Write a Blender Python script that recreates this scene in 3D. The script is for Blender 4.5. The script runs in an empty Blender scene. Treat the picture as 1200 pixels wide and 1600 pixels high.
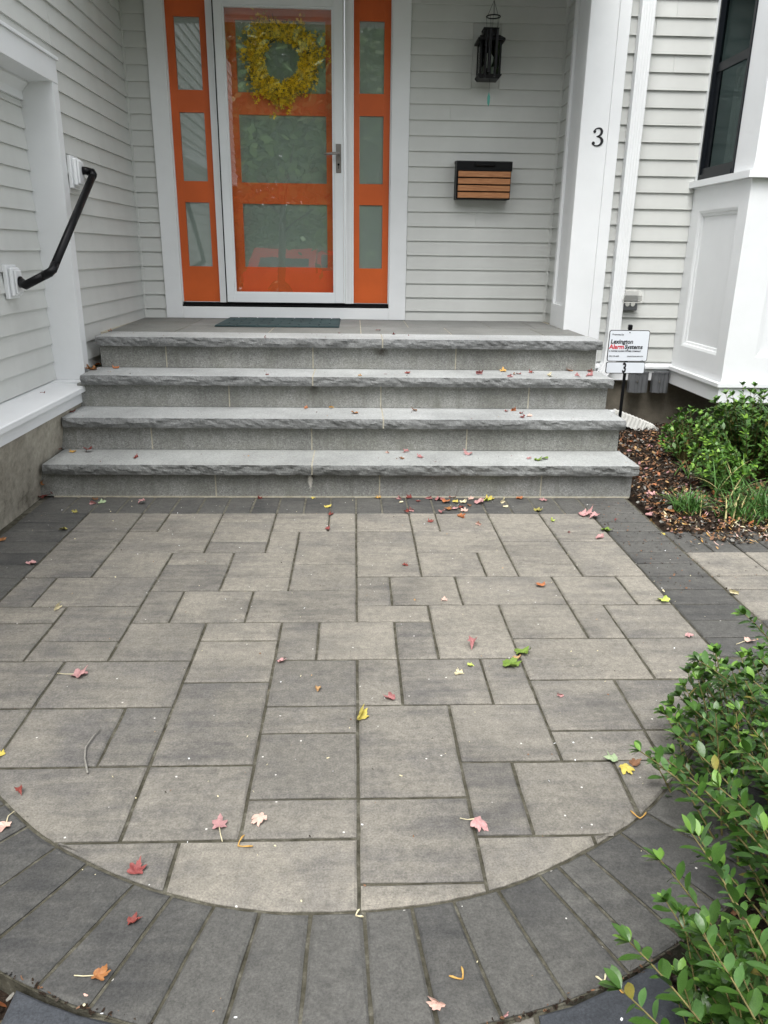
import bpy, bmesh, math, random
import numpy as np
from mathutils import Vector, Matrix
random.seed(7)
RNG = np.random.default_rng(11)
scene = bpy.context.scene
COL = scene.collection
PI = math.pi
R_ = math.radians

# ------------------------------------------------------------------ camera
CAM = (1194.70, 0.3268, 0.0415, 0.0140, -0.1564, -3.8719, 1.2291)
def make_camera():
    f, p, y, r, cx, cy, cz = CAM
    fw = Vector((math.sin(y)*math.cos(p), math.cos(y)*math.cos(p), -math.sin(p)))
    rt = Vector((math.cos(y), -math.sin(y), 0)); up = rt.cross(fw)
    rt2 = rt*math.cos(r)+up*math.sin(r); up2 = rt2.cross(fw)
    m = Matrix((( rt2.x, up2.x, -fw.x, cx), (rt2.y, up2.y, -fw.y, cy), (rt2.z, up2.z, -fw.z, cz), (0, 0, 0, 1)))
    cd = bpy.data.cameras.new('camera'); co = bpy.data.objects.new('camera', cd); COL.objects.link(co)
    co.matrix_world = m
    cd.sensor_fit = 'VERTICAL'; cd.sensor_height = 24.0; cd.lens = 24.0*f/1600.0
    cd.clip_start = 0.05; cd.clip_end = 400
    scene.camera = co
make_camera()

# ------------------------------------------------------------------ world, sun, exposure
SUN_EL, SUN_AZ = R_(62), R_(200)     # azimuth clockwise from +Y: a little left of behind the camera
world = bpy.data.worlds.new('World'); scene.world = world; world.use_nodes = True
wn = world.node_tree; wn.nodes.clear()
sky = wn.nodes.new('ShaderNodeTexSky'); sky.sky_type = 'NISHITA'; sky.sun_disc = False
sky.sun_elevation = SUN_EL; sky.sun_rotation = SUN_AZ
sky.air_density = 1.0; sky.dust_density = 3.0; sky.ozone_density = 1.0
hs = wn.nodes.new('ShaderNodeHueSaturation'); hs.inputs['Saturation'].default_value = 0.18
bg = wn.nodes.new('ShaderNodeBackground'); bg.inputs['Strength'].default_value = 0.15
wo = wn.nodes.new('ShaderNodeOutputWorld')
wn.links.new(sky.outputs[0], hs.inputs['Color']); wn.links.new(hs.outputs[0], bg.inputs[0]); wn.links.new(bg.outputs[0], wo.inputs[0])
sd = bpy.data.lights.new('sun', 'SUN'); sd.energy = 0.75; sd.angle = R_(35); sd.color = (1.0, 0.99, 0.975)
so = bpy.data.objects.new('sun', sd); COL.objects.link(so)
dv = Vector((math.sin(SUN_AZ)*math.cos(SUN_EL), math.cos(SUN_AZ)*math.cos(SUN_EL), math.sin(SUN_EL)))
so.rotation_euler = dv.to_track_quat('Z', 'Y').to_euler()
scene.view_settings.view_transform = 'Standard'; scene.view_settings.look = 'None'
scene.view_settings.gamma = 1.0; scene.view_settings.use_curve_mapping = False
scene.view_settings.exposure = 1.42

# ------------------------------------------------------------------ materials
def srgb(r, g, b):
    f = lambda c: (c/255/12.92) if c/255 <= 0.04045 else ((c/255+0.055)/1.055)**2.4
    return (f(r), f(g), f(b), 1)
class NT:
    def __init__(s, name):
        s.m = bpy.data.materials.new(name); s.m.use_nodes = True; s.t = s.m.node_tree
        s.b = s.t.nodes['Principled BSDF']
    def n(s, typ, **kw):
        nd = s.t.nodes.new(typ)
        for k, v in kw.items():
            if k.startswith('i_'):
                key = k[2:]; key = int(key) if key.isdigit() else key.replace('_', ' ')
                nd.inputs[key].default_value = v
            else: setattr(nd, k, v)
        return nd
    def l(s, a, b): s.t.links.new(a, b)
    def coord(s, kind='Object', scale=(1, 1, 1), rand=0.0):
        tc = s.n('ShaderNodeTexCoord'); mp = s.n('ShaderNodeMapping'); mp.inputs['Scale'].default_value = scale
        s.l(tc.outputs[kind], mp.inputs[0])
        if rand:
            oi = s.n('ShaderNodeObjectInfo'); mu = s.n('ShaderNodeMath', operation='MULTIPLY'); mu.inputs[1].default_value = rand
            s.l(oi.outputs['Random'], mu.inputs[0]); s.l(mu.outputs[0], mp.inputs['Location'])
        return mp.outputs[0]
    def noise(s, vec, scale, detail=4, rough=0.6, out='Fac'):
        nd = s.n('ShaderNodeTexNoise'); nd.inputs['Scale'].default_value = scale
        nd.inputs['Detail'].default_value = detail; nd.inputs['Roughness'].default_value = rough
        s.l(vec, nd.inputs['Vector']); return nd.outputs[out]
    def ramp(s, fac, stops):
        nd = s.n('ShaderNodeValToRGB'); el = nd.color_ramp.elements
        while len(el) < len(stops): el.new(0.5)
        for e, (p, c) in zip(el, stops):
            e.position = p; e.color = c if len(c) == 4 else (*c, 1)
        s.l(fac, nd.inputs[0]); return nd.outputs[0]
    def mix(s, fac, a, b, mode='MIX'):
        nd = s.n('ShaderNodeMix', data_type='RGBA', blend_type=mode)
        for sock, v in ((nd.inputs[0], fac), (nd.inputs[6], a), (nd.inputs[7], b)):
            if hasattr(v, 'is_output'): s.l(v, sock)
            else: sock.default_value = v
        return nd.outputs[2]
    def bump(s, h, strength=0.3, dist=0.01, normal=None):
        nd = s.n('ShaderNodeBump'); nd.inputs['Strength'].default_value = strength; nd.inputs['Distance'].default_value = dist
        s.l(h, nd.inputs['Height'])
        if normal is not None: s.l(normal, nd.inputs['Normal'])
        s.l(nd.outputs[0], s.b.inputs['Normal']); return nd.outputs[0]
    def col(s, c):
        if hasattr(c, 'is_output'): s.l(c, s.b.inputs['Base Color'])
        else: s.b.inputs['Base Color'].default_value = c
    def rough(s, v):
        if hasattr(v, 'is_output'): s.l(v, s.b.inputs['Roughness'])
        else: s.b.inputs['Roughness'].default_value = v
BW = lambda v: (v, v, v, 1)
M = {}
def paint(name, c, rough=0.5, var=0.05, spots=0.0, grain=0.15, spec=0.4):
    t = NT(name); v = t.coord('Object')
    n1 = t.noise(v, 3.0, 5); n2 = t.noise(v, 40, 3)
    lo = tuple(x*(1-var*2) for x in c[:3])+(1,)
    hi = tuple(min(1, x*(1+var)) for x in c[:3])+(1,)
    cc = t.ramp(n1, [(0.3, lo), (0.7, hi)])
    oi = t.n('ShaderNodeObjectInfo')
    rr = t.ramp(oi.outputs['Random'], [(0, BW(1-var)), (1, BW(1))])
    cc = t.mix(1.0, cc, rr, 'MULTIPLY')
    if spots:
        sp = t.ramp(t.noise(v, 22, 6, 0.75), [(0.62, BW(0)), (0.78, BW(spots))])
        cc = t.mix(sp, cc, (0.25, 0.24, 0.2, 1))
    t.col(cc); t.rough(rough); t.bump(n2, grain, 0.002)
    t.b.inputs['Specular IOR Level'].default_value = spec
    M[name] = t.m; return t
paint('siding_paint', (0.565, 0.575, 0.55, 1), 0.62, 0.035, 0.10)
paint('white_trim', (0.745, 0.76, 0.765, 1), 0.5, 0.025, 0.06)
paint('white_metal', (0.75, 0.775, 0.785, 1), 0.35, 0.015, 0.0, 0.05)
paint('orange_paint', srgb(200, 92, 38), 0.45, 0.07, 0.05)
paint('black_metal', (0.004, 0.004, 0.005, 1), 0.42, 0.05, 0, 0.1, 0.22)
paint('dark_bronze', (0.007, 0.009, 0.012, 1), 0.4, 0.05, 0, 0.1, 0.25)
paint('pewter', (0.30, 0.28, 0.26, 1), 0.35, 0.04).b.inputs['Metallic'].default_value = 0.8
paint('grey_plastic', (0.11, 0.115, 0.12, 1), 0.45, 0.06, 0.2)
paint('white_plastic', (0.74, 0.74, 0.70, 1), 0.4, 0.02)
paint('sealant', (0.5, 0.47, 0.4, 1), 0.8, 0.1)
paint('sign_white', (0.66, 0.69, 0.73, 1), 0.4, 0.01)
paint('print_black', (0.01, 0.01, 0.012, 1), 0.5, 0.0)
paint('print_red', (0.55, 0.015, 0.03, 1), 0.5, 0.0)
paint('teal_glass', (0.10, 0.33, 0.28, 1), 0.2, 0.03)
paint('dark_interior', (0.02, 0.022, 0.024, 1), 0.8, 0.1)
paint('curtain_cloth', (0.72, 0.70, 0.66, 1), 0.9, 0.1)
paint('car_red', (0.92, 0.035, 0.04, 1), 0.2, 0.0, 0, 0.0, 0.6)
paint('car_glass', (0.02, 0.03, 0.035, 1), 0.05, 0.0, 0, 0.0, 0.8)
paint('tyre_rubber', (0.02, 0.02, 0.02, 1), 0.8, 0.1)
paint('chrome', (0.6, 0.6, 0.6, 1), 0.2, 0.0).b.inputs['Metallic'].default_value = 1
paint('tail_lamp', (0.5, 0.01, 0.01, 1), 0.2, 0.0)
paint('green_mat', (0.035, 0.062, 0.065, 1), 0.95, 0.15, 0, 0.5)

def frosted():
    t = NT('frosted_pane'); v = t.coord('Object')
    t.col(t.ramp(t.noise(v, 2.2, 4), [(0.3, (0.19, 0.24, 0.21, 1)), (0.7, (0.22, 0.275, 0.24, 1))]))
    t.rough(0.6); t.b.inputs['Coat Weight'].default_value = 1.0; t.b.inputs['Coat Roughness'].default_value = 0.02
    t.b.inputs['Coat IOR'].default_value = 2.5
    M['frosted_pane'] = t.m
frosted()
def glass(name, ior, tint=(0.93, 0.96, 0.94, 1), mirror=None):
    t = NT(name); t.t.nodes.remove(t.b)
    tr = t.n('ShaderNodeBsdfTransparent'); tr.inputs[0].default_value = tint
    gl = t.n('ShaderNodeBsdfGlossy'); gl.inputs['Roughness'].default_value = 0.0
    fr = t.n('ShaderNodeFresnel'); fr.inputs[0].default_value = ior
    v = t.coord('Object'); bp = t.n('ShaderNodeBump'); bp.inputs['Strength'].default_value = 0.04; bp.inputs['Distance'].default_value = 0.01
    t.l(t.noise(v, 3.0, 2), bp.inputs['Height']); t.l(bp.outputs[0], gl.inputs['Normal'])
    if mirror:      # metal-oxide coated pane: a steady mirror image laid over what shows through
        gl.inputs[0].default_value = (mirror, mirror, mirror, 1)
        ad = t.n('ShaderNodeAddShader'); t.l(tr.outputs[0], ad.inputs[0]); t.l(gl.outputs[0], ad.inputs[1])
        t.l(ad.outputs[0], t.t.nodes['Material Output'].inputs[0]); M[name] = t.m; return
    mx = t.n('ShaderNodeMixShader'); t.l(fr.outputs[0], mx.inputs[0]); t.l(tr.outputs[0], mx.inputs[1]); t.l(gl.outputs[0], mx.inputs[2])
    t.l(mx.outputs[0], t.t.nodes['Material Output'].inputs[0]); M[name] = t.m
glass('storm_glass', 1.62, (0.95, 0.955, 0.95, 1), 0.115)
glass('lamp_glass', 1.5)
glass('window_glass', 1.2, (0.55, 0.60, 0.60, 1), 0.012)
glass('clear_cover', 1.35, (0.97, 0.97, 0.96, 1))
def milky():
    t = NT('clear_cover'); tr = t.n('ShaderNodeBsdfTransparent'); mx = t.n('ShaderNodeMixShader'); mx.inputs[0].default_value = 0.42
    t.b.inputs['Base Color'].default_value = (0.68, 0.68, 0.64, 1); t.b.inputs['Roughness'].default_value = 0.2
    t.l(tr.outputs[0], mx.inputs[1]); t.l(t.b.outputs[0], mx.inputs[2]); t.l(mx.outputs[0], t.t.nodes['Material Output'].inputs[0]); M['clear_cover'] = t.m
milky()

def granite(name, base, contrast, rough=0.75, stains=False, bstr=0.5, warm=0.0):
    t = NT(name); v = t.coord('Object'); g = t.n('ShaderNodeNewGeometry').outputs['Position']
    vo = t.n('ShaderNodeTexVoronoi'); vo.inputs['Scale'].default_value = 170; t.l(g, vo.inputs['Vector'])
    sep = t.n('ShaderNodeSeparateColor'); t.l(vo.outputs['Color'], sep.inputs[0])
    b = base
    cc = t.ramp(sep.outputs[0], [(0.0, BW(b*(1-contrast))), (0.35, BW(b*(1-contrast*0.3))), (0.7, BW(b*1.05)), (1.0, BW(b*(1+contrast)))])
    fine = t.noise(g, 260, 3, 0.7)
    cc = t.mix(0.5, cc, t.ramp(fine, [(0.35, BW(b*(1-contrast))), (0.65, BW(b*(1+contrast)))]))
    big = t.noise(g, 2.2, 6, 0.65)
    cc = t.mix(1.0, cc, t.ramp(big, [(0.3, BW(0.74)), (0.7, BW(1.14))]), 'MULTIPLY')
    oi = t.n('ShaderNodeObjectInfo')
    cc = t.mix(1.0, cc, t.ramp(oi.outputs['Random'], [(0, (0.9, 0.9, 0.88, 1)), (1, (1.04, 1.04, 1.06, 1))]), 'MULTIPLY')
    cc = t.mix(1.0, cc, (0.985+warm, 1.01+warm*0.5, 0.985-warm, 1), 'MULTIPLY')
    if stains:
        def blob(center, sc, edge):
            mp = t.n('ShaderNodeMapping'); mp.vector_type = 'TEXTURE'
            mp.inputs['Location'].default_value = center; mp.inputs['Scale'].default_value = sc
            wob = t.n('ShaderNodeVectorMath', operation='MULTIPLY_ADD')
            nn = t.noise(g, 28, 5, 0.75, 'Color'); t.l(nn, wob.inputs[0]); wob.inputs[1].default_value = (0.05, 0.05, 0.09)
            ad = t.n('ShaderNodeVectorMath', operation='SUBTRACT'); ad.inputs[1].default_value = (0.025, 0.025, 0.045)
            t.l(g, ad.inputs[0]); t.l(ad.outputs[0], wob.inputs[2])
            t.l(wob.outputs[0], mp.inputs[0])
            ln = t.n('ShaderNodeVectorMath', operation='LENGTH'); t.l(mp.outputs[0], ln.inputs[0])
            return t.ramp(ln.outputs['Value'], [(edge, BW(1)), (1.0, BW(0))])
        cc = t.mix(blob((-0.39, 0.55, 0.50), (0.035, 0.2, 0.07), 0.1), cc, (0.035, 0.028, 0.022, 1))
        cc = t.mix(blob((-0.38, 0.0, 0.125), (0.04, 0.2, 0.03), 0.2), cc, (0.05, 0.04, 0.035, 1))
        cc = t.mix(blob((-0.385, 0.0, 0.085), (0.014, 0.2, 0.05), 0.55), cc, (0.75, 0.72, 0.66, 1))
        cc = t.mix(blob((0.01, 0.825, 0.66), (0.05, 0.2, 0.03), 0.1), cc, (0.06, 0.05, 0.04, 1))
        stv = t.n('ShaderNodeMapping'); stv.inputs['Scale'].default_value = (9, 9, 1.1); t.l(g, stv.inputs[0])
        strk = t.ramp(t.noise(stv.outputs[0], 1.6, 6, 0.75), [(0.50, BW(0)), (0.68, BW(0.5))])
        cc = t.mix(strk, cc, (b*0.5, b*0.49, b*0.43, 1))
        # damp, greenish weathering along the foot and the left end of the risers
        ws = t.ramp(t.noise(g, 5.0, 5, 0.7), [(0.45, BW(0)), (0.72, BW(0.55))])
        cc = t.mix(ws, cc, (b*0.62, b*0.62, b*0.5, 1))
    t.col(cc); t.rough(rough)
    h = t.mix(0.5, t.noise(g, 160, 4, 0.7), t.noise(g, 35, 4, 0.6)); t.bump(h, bstr, 0.004)
    t.b.inputs['Specular IOR Level'].default_value = 0.3
    M[name] = t.m
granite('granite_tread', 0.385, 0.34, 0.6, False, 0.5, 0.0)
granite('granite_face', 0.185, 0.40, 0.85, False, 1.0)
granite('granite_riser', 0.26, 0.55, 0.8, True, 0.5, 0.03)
granite('landing_stone', 0.20, 0.22, 0.75, False, 0.5, 0.03)

def paver_mat(name, light, dark, bal, rough=0.8, vary=0.17):
    t = NT(name); v = t.coord('Object', rand=37.0)
    big = t.noise(v, 4.5, 5, 0.62)
    st = t.coord('Object', (1.2, 7, 1), rand=19.0); streak = t.noise(st, 3.2, 5, 0.65)
    f = t.n('ShaderNodeMath', operation='ADD'); t.l(big, f.inputs[0]); t.l(streak, f.inputs[1])
    oi = t.n('ShaderNodeObjectInfo')
    f2 = t.n('ShaderNodeMath', operation='MULTIPLY_ADD'); t.l(oi.outputs['Random'], f2.inputs[0]); f2.inputs[1].default_value = vary; t.l(f.outputs[0], f2.inputs[2])
    cc = t.ramp(t_half(t, f2.outputs[0]), [(bal-0.09, dark), (bal+0.08, light)])
    gp = t.n('ShaderNodeNewGeometry').outputs['Position']
    cc = t.mix(1.0, cc, t.ramp(t.noise(gp, 1.1, 5, 0.7), [(0.32, (0.80, 0.80, 0.79, 1)), (0.66, (1.12, 1.115, 1.10, 1))]), 'MULTIPLY')
    blot = t.ramp(t.noise(v, 2.6, 7, 0.75), [(0.50, BW(0)), (0.66, BW(0.55))])
    cc = t.mix(blot, cc, t.mix(0.5, dark, (0.10, 0.098, 0.10, 1)) if light[0] > 0.15 else dark)
    # fine aggregate
    fine = t.noise(v, 210, 3, 0.8)
    cc = t.mix(1.0, cc, t.ramp(fine, [(0.3, BW(0.66)), (0.7, BW(1.34))]), 'MULTIPLY')
    mid = t.noise(v, 45, 4, 0.7)
    cc = t.mix(1.0, cc, t.ramp(mid, [(0.3, BW(0.80)), (0.7, BW(1.18))]), 'MULTIPLY')
    # pale scuffs
    sc = t.ramp(t.noise(v, 14, 8, 0.8), [(0.64, BW(0)), (0.76, BW(0.5))])
    cc = t.mix(sc, cc, (0.34, 0.33, 0.30, 1))
    ds = t.ramp(t.noise(v, 7, 7, 0.8), [(0.62, BW(0)), (0.8, BW(0.45))])
    cc = t.mix(ds, cc, (0.07, 0.066, 0.06, 1))
    # tiny white grains
    vo = t.n('ShaderNodeTexVoronoi'); vo.inputs['Scale'].default_value = 75; t.l(v, vo.inputs['Vector'])
    sep = t.n('ShaderNodeSeparateColor'); t.l(vo.outputs['Color'], sep.inputs[0])
    near = t.n('ShaderNodeMath', operation='LESS_THAN'); t.l(vo.outputs['Distance'], near.inputs[0]); near.inputs[1].default_value = 0.20
    rare = t.n('ShaderNodeMath', operation='GREATER_THAN'); t.l(sep.outputs[0], rare.inputs[0]); rare.inputs[1].default_value = 0.991
    mm = t.n('ShaderNodeMath', operation='MULTIPLY'); t.l(near.outputs[0], mm.inputs[0]); t.l(rare.outputs[0], mm.inputs[1])
    cc = t.mix(mm.outputs[0], cc, (0.6, 0.58, 0.54, 1))
    t.col(cc); t.rough(rough)
    h = t.mix(0.35, t.noise(v, 120, 4, 0.7), t.noise(v, 16, 5, 0.7)); t.bump(h, 0.55, 0.004)
    t.b.inputs['Specular IOR Level'].default_value = 0.35
    M[name] = t.m
def t_half(t, o):
    m = t.n('ShaderNodeMath', operation='MULTIPLY'); m.inputs[1].default_value = 0.44; t.l(o, m.inputs[0]); return m.outputs[0]
paver_mat('paver_light', (0.240, 0.222, 0.188, 1), (0.150, 0.141, 0.125, 1), 0.43)
paver_mat('paver_mid', (0.205, 0.191, 0.164, 1), (0.118, 0.112, 0.104, 1), 0.45)
paver_mat('paver_dark', (0.165, 0.155, 0.136, 1), (0.092, 0.089, 0.086, 1), 0.42)
paver_mat('paver_charcoal', (0.092, 0.090, 0.083, 1), (0.050, 0.050, 0.049, 1), 0.46, 0.8, 0.42)
paver_mat('paver_slate', (0.052, 0.057, 0.065, 1), (0.034, 0.038, 0.044, 1), 0.48)

def simple_noise(name, stops, scale, rough=0.9, bump=0.6, bscale=60, bdist=0.006, coord='Object'):
    t = NT(name); v = t.coord(coord)
    t.col(t.ramp(t.noise(v, scale, 8, 0.72), stops)); t.rough(rough)
    t.bump(t.noise(v, bscale, 6, 0.7), bump, bdist); t.b.inputs['Specular IOR Level'].default_value = 0.2
    M[name] = t.m; return t
simple_noise('joint_sand', [(0.35, (0.040, 0.037, 0.025, 1)), (0.55, (0.092, 0.086, 0.064, 1)), (0.74, (0.22, 0.21, 0.17, 1))], 26, 0.95, 1.0, 150, 0.004)
simple_noise('mortar', [(0.3, (0.30, 0.27, 0.20, 1)), (0.7, (0.52, 0.49, 0.40, 1))], 25, 0.9, 0.6, 120)
simple_noise('pale_sand', [(0.35, (0.07, 0.065, 0.05, 1)), (0.7, (0.20, 0.19, 0.15, 1))], 26, 0.95, 1.0, 150, 0.004)
simple_noise('soil', [(0.35, (0.018, 0.012, 0.008, 1)), (0.65, (0.055, 0.037, 0.025, 1))], 14, 1.0, 1.0, 60, 0.02)
simple_noise('grass_ground', [(0.3, (0.03, 0.055, 0.018, 1)), (0.7, (0.07, 0.10, 0.035, 1))], 3, 1.0, 1.0, 20, 0.05)
simple_noise('asphalt', [(0.3, (0.04, 0.04, 0.042, 1)), (0.7, (0.065, 0.065, 0.065, 1))], 8, 0.95, 0.6, 100)
simple_noise('bark', [(0.3, (0.03, 0.024, 0.018, 1)), (0.7, (0.09, 0.075, 0.06, 1))], 12, 0.95, 1.0, 20, 0.03)
def concrete():
    t = NT('foundation_concrete'); v = t.coord('Object')
    cc = t.ramp(t.noise(v, 4.2, 8, 0.78), [(0.34, (0.09, 0.080, 0.058, 1)), (0.45, (0.25, 0.23, 0.185, 1)), (0.68, (0.40, 0.375, 0.31, 1))])
    cc = t.mix(1.0, cc, t.ramp(t.noise(v, 30, 5, 0.7), [(0.3, BW(0.8)), (0.7, BW(1.15))]), 'MULTIPLY')
    sc = t.ramp(t.noise(v, 7, 8, 0.8), [(0.6, BW(0)), (0.75, BW(0.6))])
    cc = t.mix(sc, cc, (0.12, 0.10, 0.07, 1)); t.col(cc); t.rough(0.92); t.bump(t.noise(v, 18, 7, 0.7), 0.7, 0.01); M['foundation_concrete'] = t.m
concrete()
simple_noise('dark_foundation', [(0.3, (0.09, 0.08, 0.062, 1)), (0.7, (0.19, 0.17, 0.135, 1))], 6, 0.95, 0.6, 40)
def wood():
    t = NT('slat_wood'); v = t.coord('Object', (1, 14, 14), rand=11.0)
    cc = t.ramp(t.noise(v, 9, 6, 0.7), [(0.25, (0.20, 0.075, 0.025, 1)), (0.5, (0.42, 0.18, 0.07, 1)), (0.75, (0.55, 0.27, 0.12, 1))])
    t.col(cc); t.rough(0.55); t.bump(t.noise(v, 20, 4), 0.2, 0.002); M['slat_wood'] = t.m
wood()
def leaf_mat(name, a, b, rough=0.5, sc=60, coat=0.0, spots=None):
    t = NT(name); v = t.coord('Object', rand=5.0)
    cc = t.ramp(t.noise(v, sc, 5, 0.7), [(0.3, (*a, 1)), (0.7, (*b, 1))])
    if spots: cc = t.mix(t.ramp(t.noise(v, sc*2.2, 6, 0.8), [(0.56, BW(0)), (0.68, BW(0.8))]), cc, (*spots, 1))
    t.col(cc); t.rough(rough); t.bump(t.noise(v, 130, 3), 0.3, 0.002)
    t.b.inputs['Specular IOR Level'].default_value = 0.35
    M[name] = t.m
LC = dict(pink=((0.38, 0.18, 0.18), (0.55, 0.33, 0.31)), mauve=((0.30, 0.15, 0.15), (0.46, 0.26, 0.25)), tan=((0.30, 0.17, 0.07), (0.50, 0.32, 0.15)),
          rose=((0.26, 0.10, 0.10), (0.42, 0.19, 0.18)), yellow=((0.46, 0.36, 0.05), (0.58, 0.50, 0.14)), lime=((0.35, 0.46, 0.06), (0.52, 0.60, 0.16)),
          cream=((0.58, 0.50, 0.30), (0.72, 0.66, 0.45)), green=((0.09, 0.16, 0.02), (0.19, 0.27, 0.05)), blush=((0.52, 0.31, 0.25), (0.66, 0.48, 0.40)),
          red=((0.16, 0.03, 0.028), (0.30, 0.085, 0.075)), crimson=((0.13, 0.025, 0.02), (0.26, 0.06, 0.045)), orange=((0.22, 0.08, 0.03), (0.38, 0.18, 0.06)),
          sage=((0.22, 0.30, 0.16), (0.36, 0.44, 0.26)), brown=((0.12, 0.06, 0.03), (0.24, 0.12, 0.06)), rust=((0.30, 0.09, 0.035), (0.45, 0.18, 0.07)),
          olive=((0.20, 0.18, 0.04), (0.36, 0.32, 0.10)), ochre=((0.45, 0.24, 0.05), (0.60, 0.38, 0.12)))
for k, (a, b) in LC.items():
    leaf_mat('fallen_'+k, a, b, 0.6, 60, 0, tuple(x*0.35 for x in a))
leaf_mat('azalea_leaf', (0.026, 0.072, 0.011), (0.062, 0.135, 0.022), 0.30, 25)
leaf_mat('azalea_light', (0.048, 0.125, 0.018), (0.092, 0.19, 0.032), 0.4, 25)
leaf_mat('azalea_light_tip', (0.13, 0.26, 0.03), (0.20, 0.34, 0.045), 0.4, 25)
leaf_mat('azalea_leaf_pale', (0.045, 0.11, 0.03), (0.09, 0.18, 0.05), 0.36, 25)
leaf_mat('azalea_tip', (0.09, 0.19, 0.025), (0.15, 0.28, 0.04), 0.4, 25)
leaf_mat('azalea_twig', (0.10, 0.085, 0.03), (0.20, 0.17, 0.06), 0.7, 40)
leaf_mat('grass_blade', (0.035, 0.10, 0.02), (0.10, 0.22, 0.045), 0.4, 8)
leaf_mat('grass_blade_dry', (0.35, 0.30, 0.12), (0.5, 0.45, 0.22), 0.6, 8)
leaf_mat('tree_leaf', (0.06, 0.12, 0.03), (0.15, 0.24, 0.06), 0.6, 1.2)
leaf_mat('blossom_yellow', (0.76, 0.46, 0.006), (0.92, 0.64, 0.015), 0.6, 60)
leaf_mat('blossom_dull', (0.30, 0.17, 0.01), (0.52, 0.34, 0.012), 0.6, 60)
leaf_mat('vine_twig', (0.05, 0.03, 0.015), (0.12, 0.08, 0.04), 0.85, 60)

# ------------------------------------------------------------------ mesh helpers
class MB:
    def __init__(s): s.v = []; s.f = []; s.mi = []
    def add(s, vs, fs, mi=0):
        o = len(s.v); s.v += [tuple(v) for v in vs]; s.f += [tuple(i+o for i in f) for f in fs]
        s.mi += [mi]*len(fs); return s
    def box(s, x0, x1, y0, y1, z0, z1, mi=0, bev=0.0):
        if bev <= 0:
            v = [(x, y, z) for z in (z0, z1) for y in (y0, y1) for x in (x0, x1)]
            return s.add(v, [(0, 2, 3, 1), (4, 5, 7, 6), (0, 1, 5, 4), (2, 6, 7, 3), (0, 4, 6, 2), (1, 3, 7, 5)], mi)
        b = min(bev, (x1-x0)/2.01, (y1-y0)/2.01, (z1-z0)/2.01)
        bm = bmesh.new(); bmesh.ops.create_cube(bm, size=1)
        for v in bm.verts:
            v.co = Vector(((x0+x1)/2+v.co.x*(x1-x0), (y0+y1)/2+v.co.y*(y1-y0), (z0+z1)/2+v.co.z*(z1-z0)))
        bmesh.ops.bevel(bm, geom=bm.edges[:], offset=b, segments=1, affect='EDGES')
        bm.verts.index_update()
        s.add([v.co[:] for v in bm.verts], [[v.index for v in f.verts] for f in bm.faces], mi); bm.free(); return s
    def prism(s, poly, axis, a0, a1, mi=0):
        # poly in the two other axes; counter-clockwise not required
        n = len(poly)
        def pt(p, a):
            q = [0, 0, 0]; oth = [i for i in range(3) if i != axis]; q[oth[0]] = p[0]; q[oth[1]] = p[1]; q[axis] = a; return q
        v = [pt(p, a0) for p in poly]+[pt(p, a1) for p in poly]
        f = [tuple(range(n))[::-1], tuple(range(n, 2*n))]+[(i, (i+1) % n, (i+1) % n+n, i+n) for i in range(n)]
        return s.add(v, f, mi)
    def tube(s, path, rad, sides=8, mi=0, cap=True):
        P = [Vector(p) for p in path]; n = len(P)
        if not hasattr(rad, '__len__'): rad = [rad]*n
        up = Vector((0, 0, 1)); vs = []
        for i, p in enumerate(P):
            t = (P[min(i+1, n-1)]-P[max(i-1, 0)])
            t = t.normalized() if t.length > 1e-9 else Vector((0, 0, 1))
            a = up if abs(t.dot(up)) < 0.93 else Vector((1, 0, 0))
            u = t.cross(a).normalized(); w = t.cross(u)
            if i and u.dot(pu) < 0: u = -u; w = -w
            pu = u
            for k in range(sides):
                an = 2*PI*k/sides; vs.append(p+(u*math.cos(an)+w*math.sin(an))*rad[i])
        fs = [(i*sides+k, i*sides+(k+1) % sides, (i+1)*sides+(k+1) % sides, (i+1)*sides+k) for i in range(n-1) for k in range(sides)]
        if cap: fs += [tuple(range(sides))[::-1], tuple((n-1)*sides+k for k in range(sides))]
        return s.add(vs, fs, mi)
    def build(s, name, mats, parent=None, smooth=False, loc=None):
        me = bpy.data.meshes.new(name); me.from_pydata(s.v, [], s.f)
        for m in (mats if isinstance(mats, (list, tuple)) else [mats]): me.materials.append(M[m])
        if any(s.mi): me.polygons.foreach_set('material_index', s.mi)
        bm = bmesh.new(); bm.from_mesh(me); bmesh.ops.recalc_face_normals(bm, faces=bm.faces[:]); bm.to_mesh(me); bm.free()
        if smooth: me.shade_smooth()
        me.update()
        return link(name, me, parent, loc)
def link(name, me, parent=None, loc=None):
    o = bpy.data.objects.new(name, me); COL.objects.link(o)
    if parent: o.parent = parent
    if loc: o.location = loc
    return o
def recenter(o):
    # put the object's origin in the middle of its own mesh (local coordinates then vary per piece)
    me = o.data; co = np.empty(len(me.vertices)*3); me.vertices.foreach_get('co', co); co = co.reshape(-1, 3)
    c = (co.min(0)+co.max(0))/2; me.vertices.foreach_set('co', (co-c).ravel()); me.update()
    o.location = Vector(o.location)+Vector(c); return o
def tag(o, label=None, cat=None, group=None, kind=None):
    if label: o['label'] = label
    if cat: o['category'] = cat
    if group: o['group'] = group
    if kind: o['kind'] = kind
    return o
def empty(name, loc=(0, 0, 0), rz=0.0):
    o = bpy.data.objects.new(name, None); COL.objects.link(o); o.location = loc; o.rotation_euler = (0, 0, rz)
    o.empty_display_size = 0.05; return o
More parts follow.
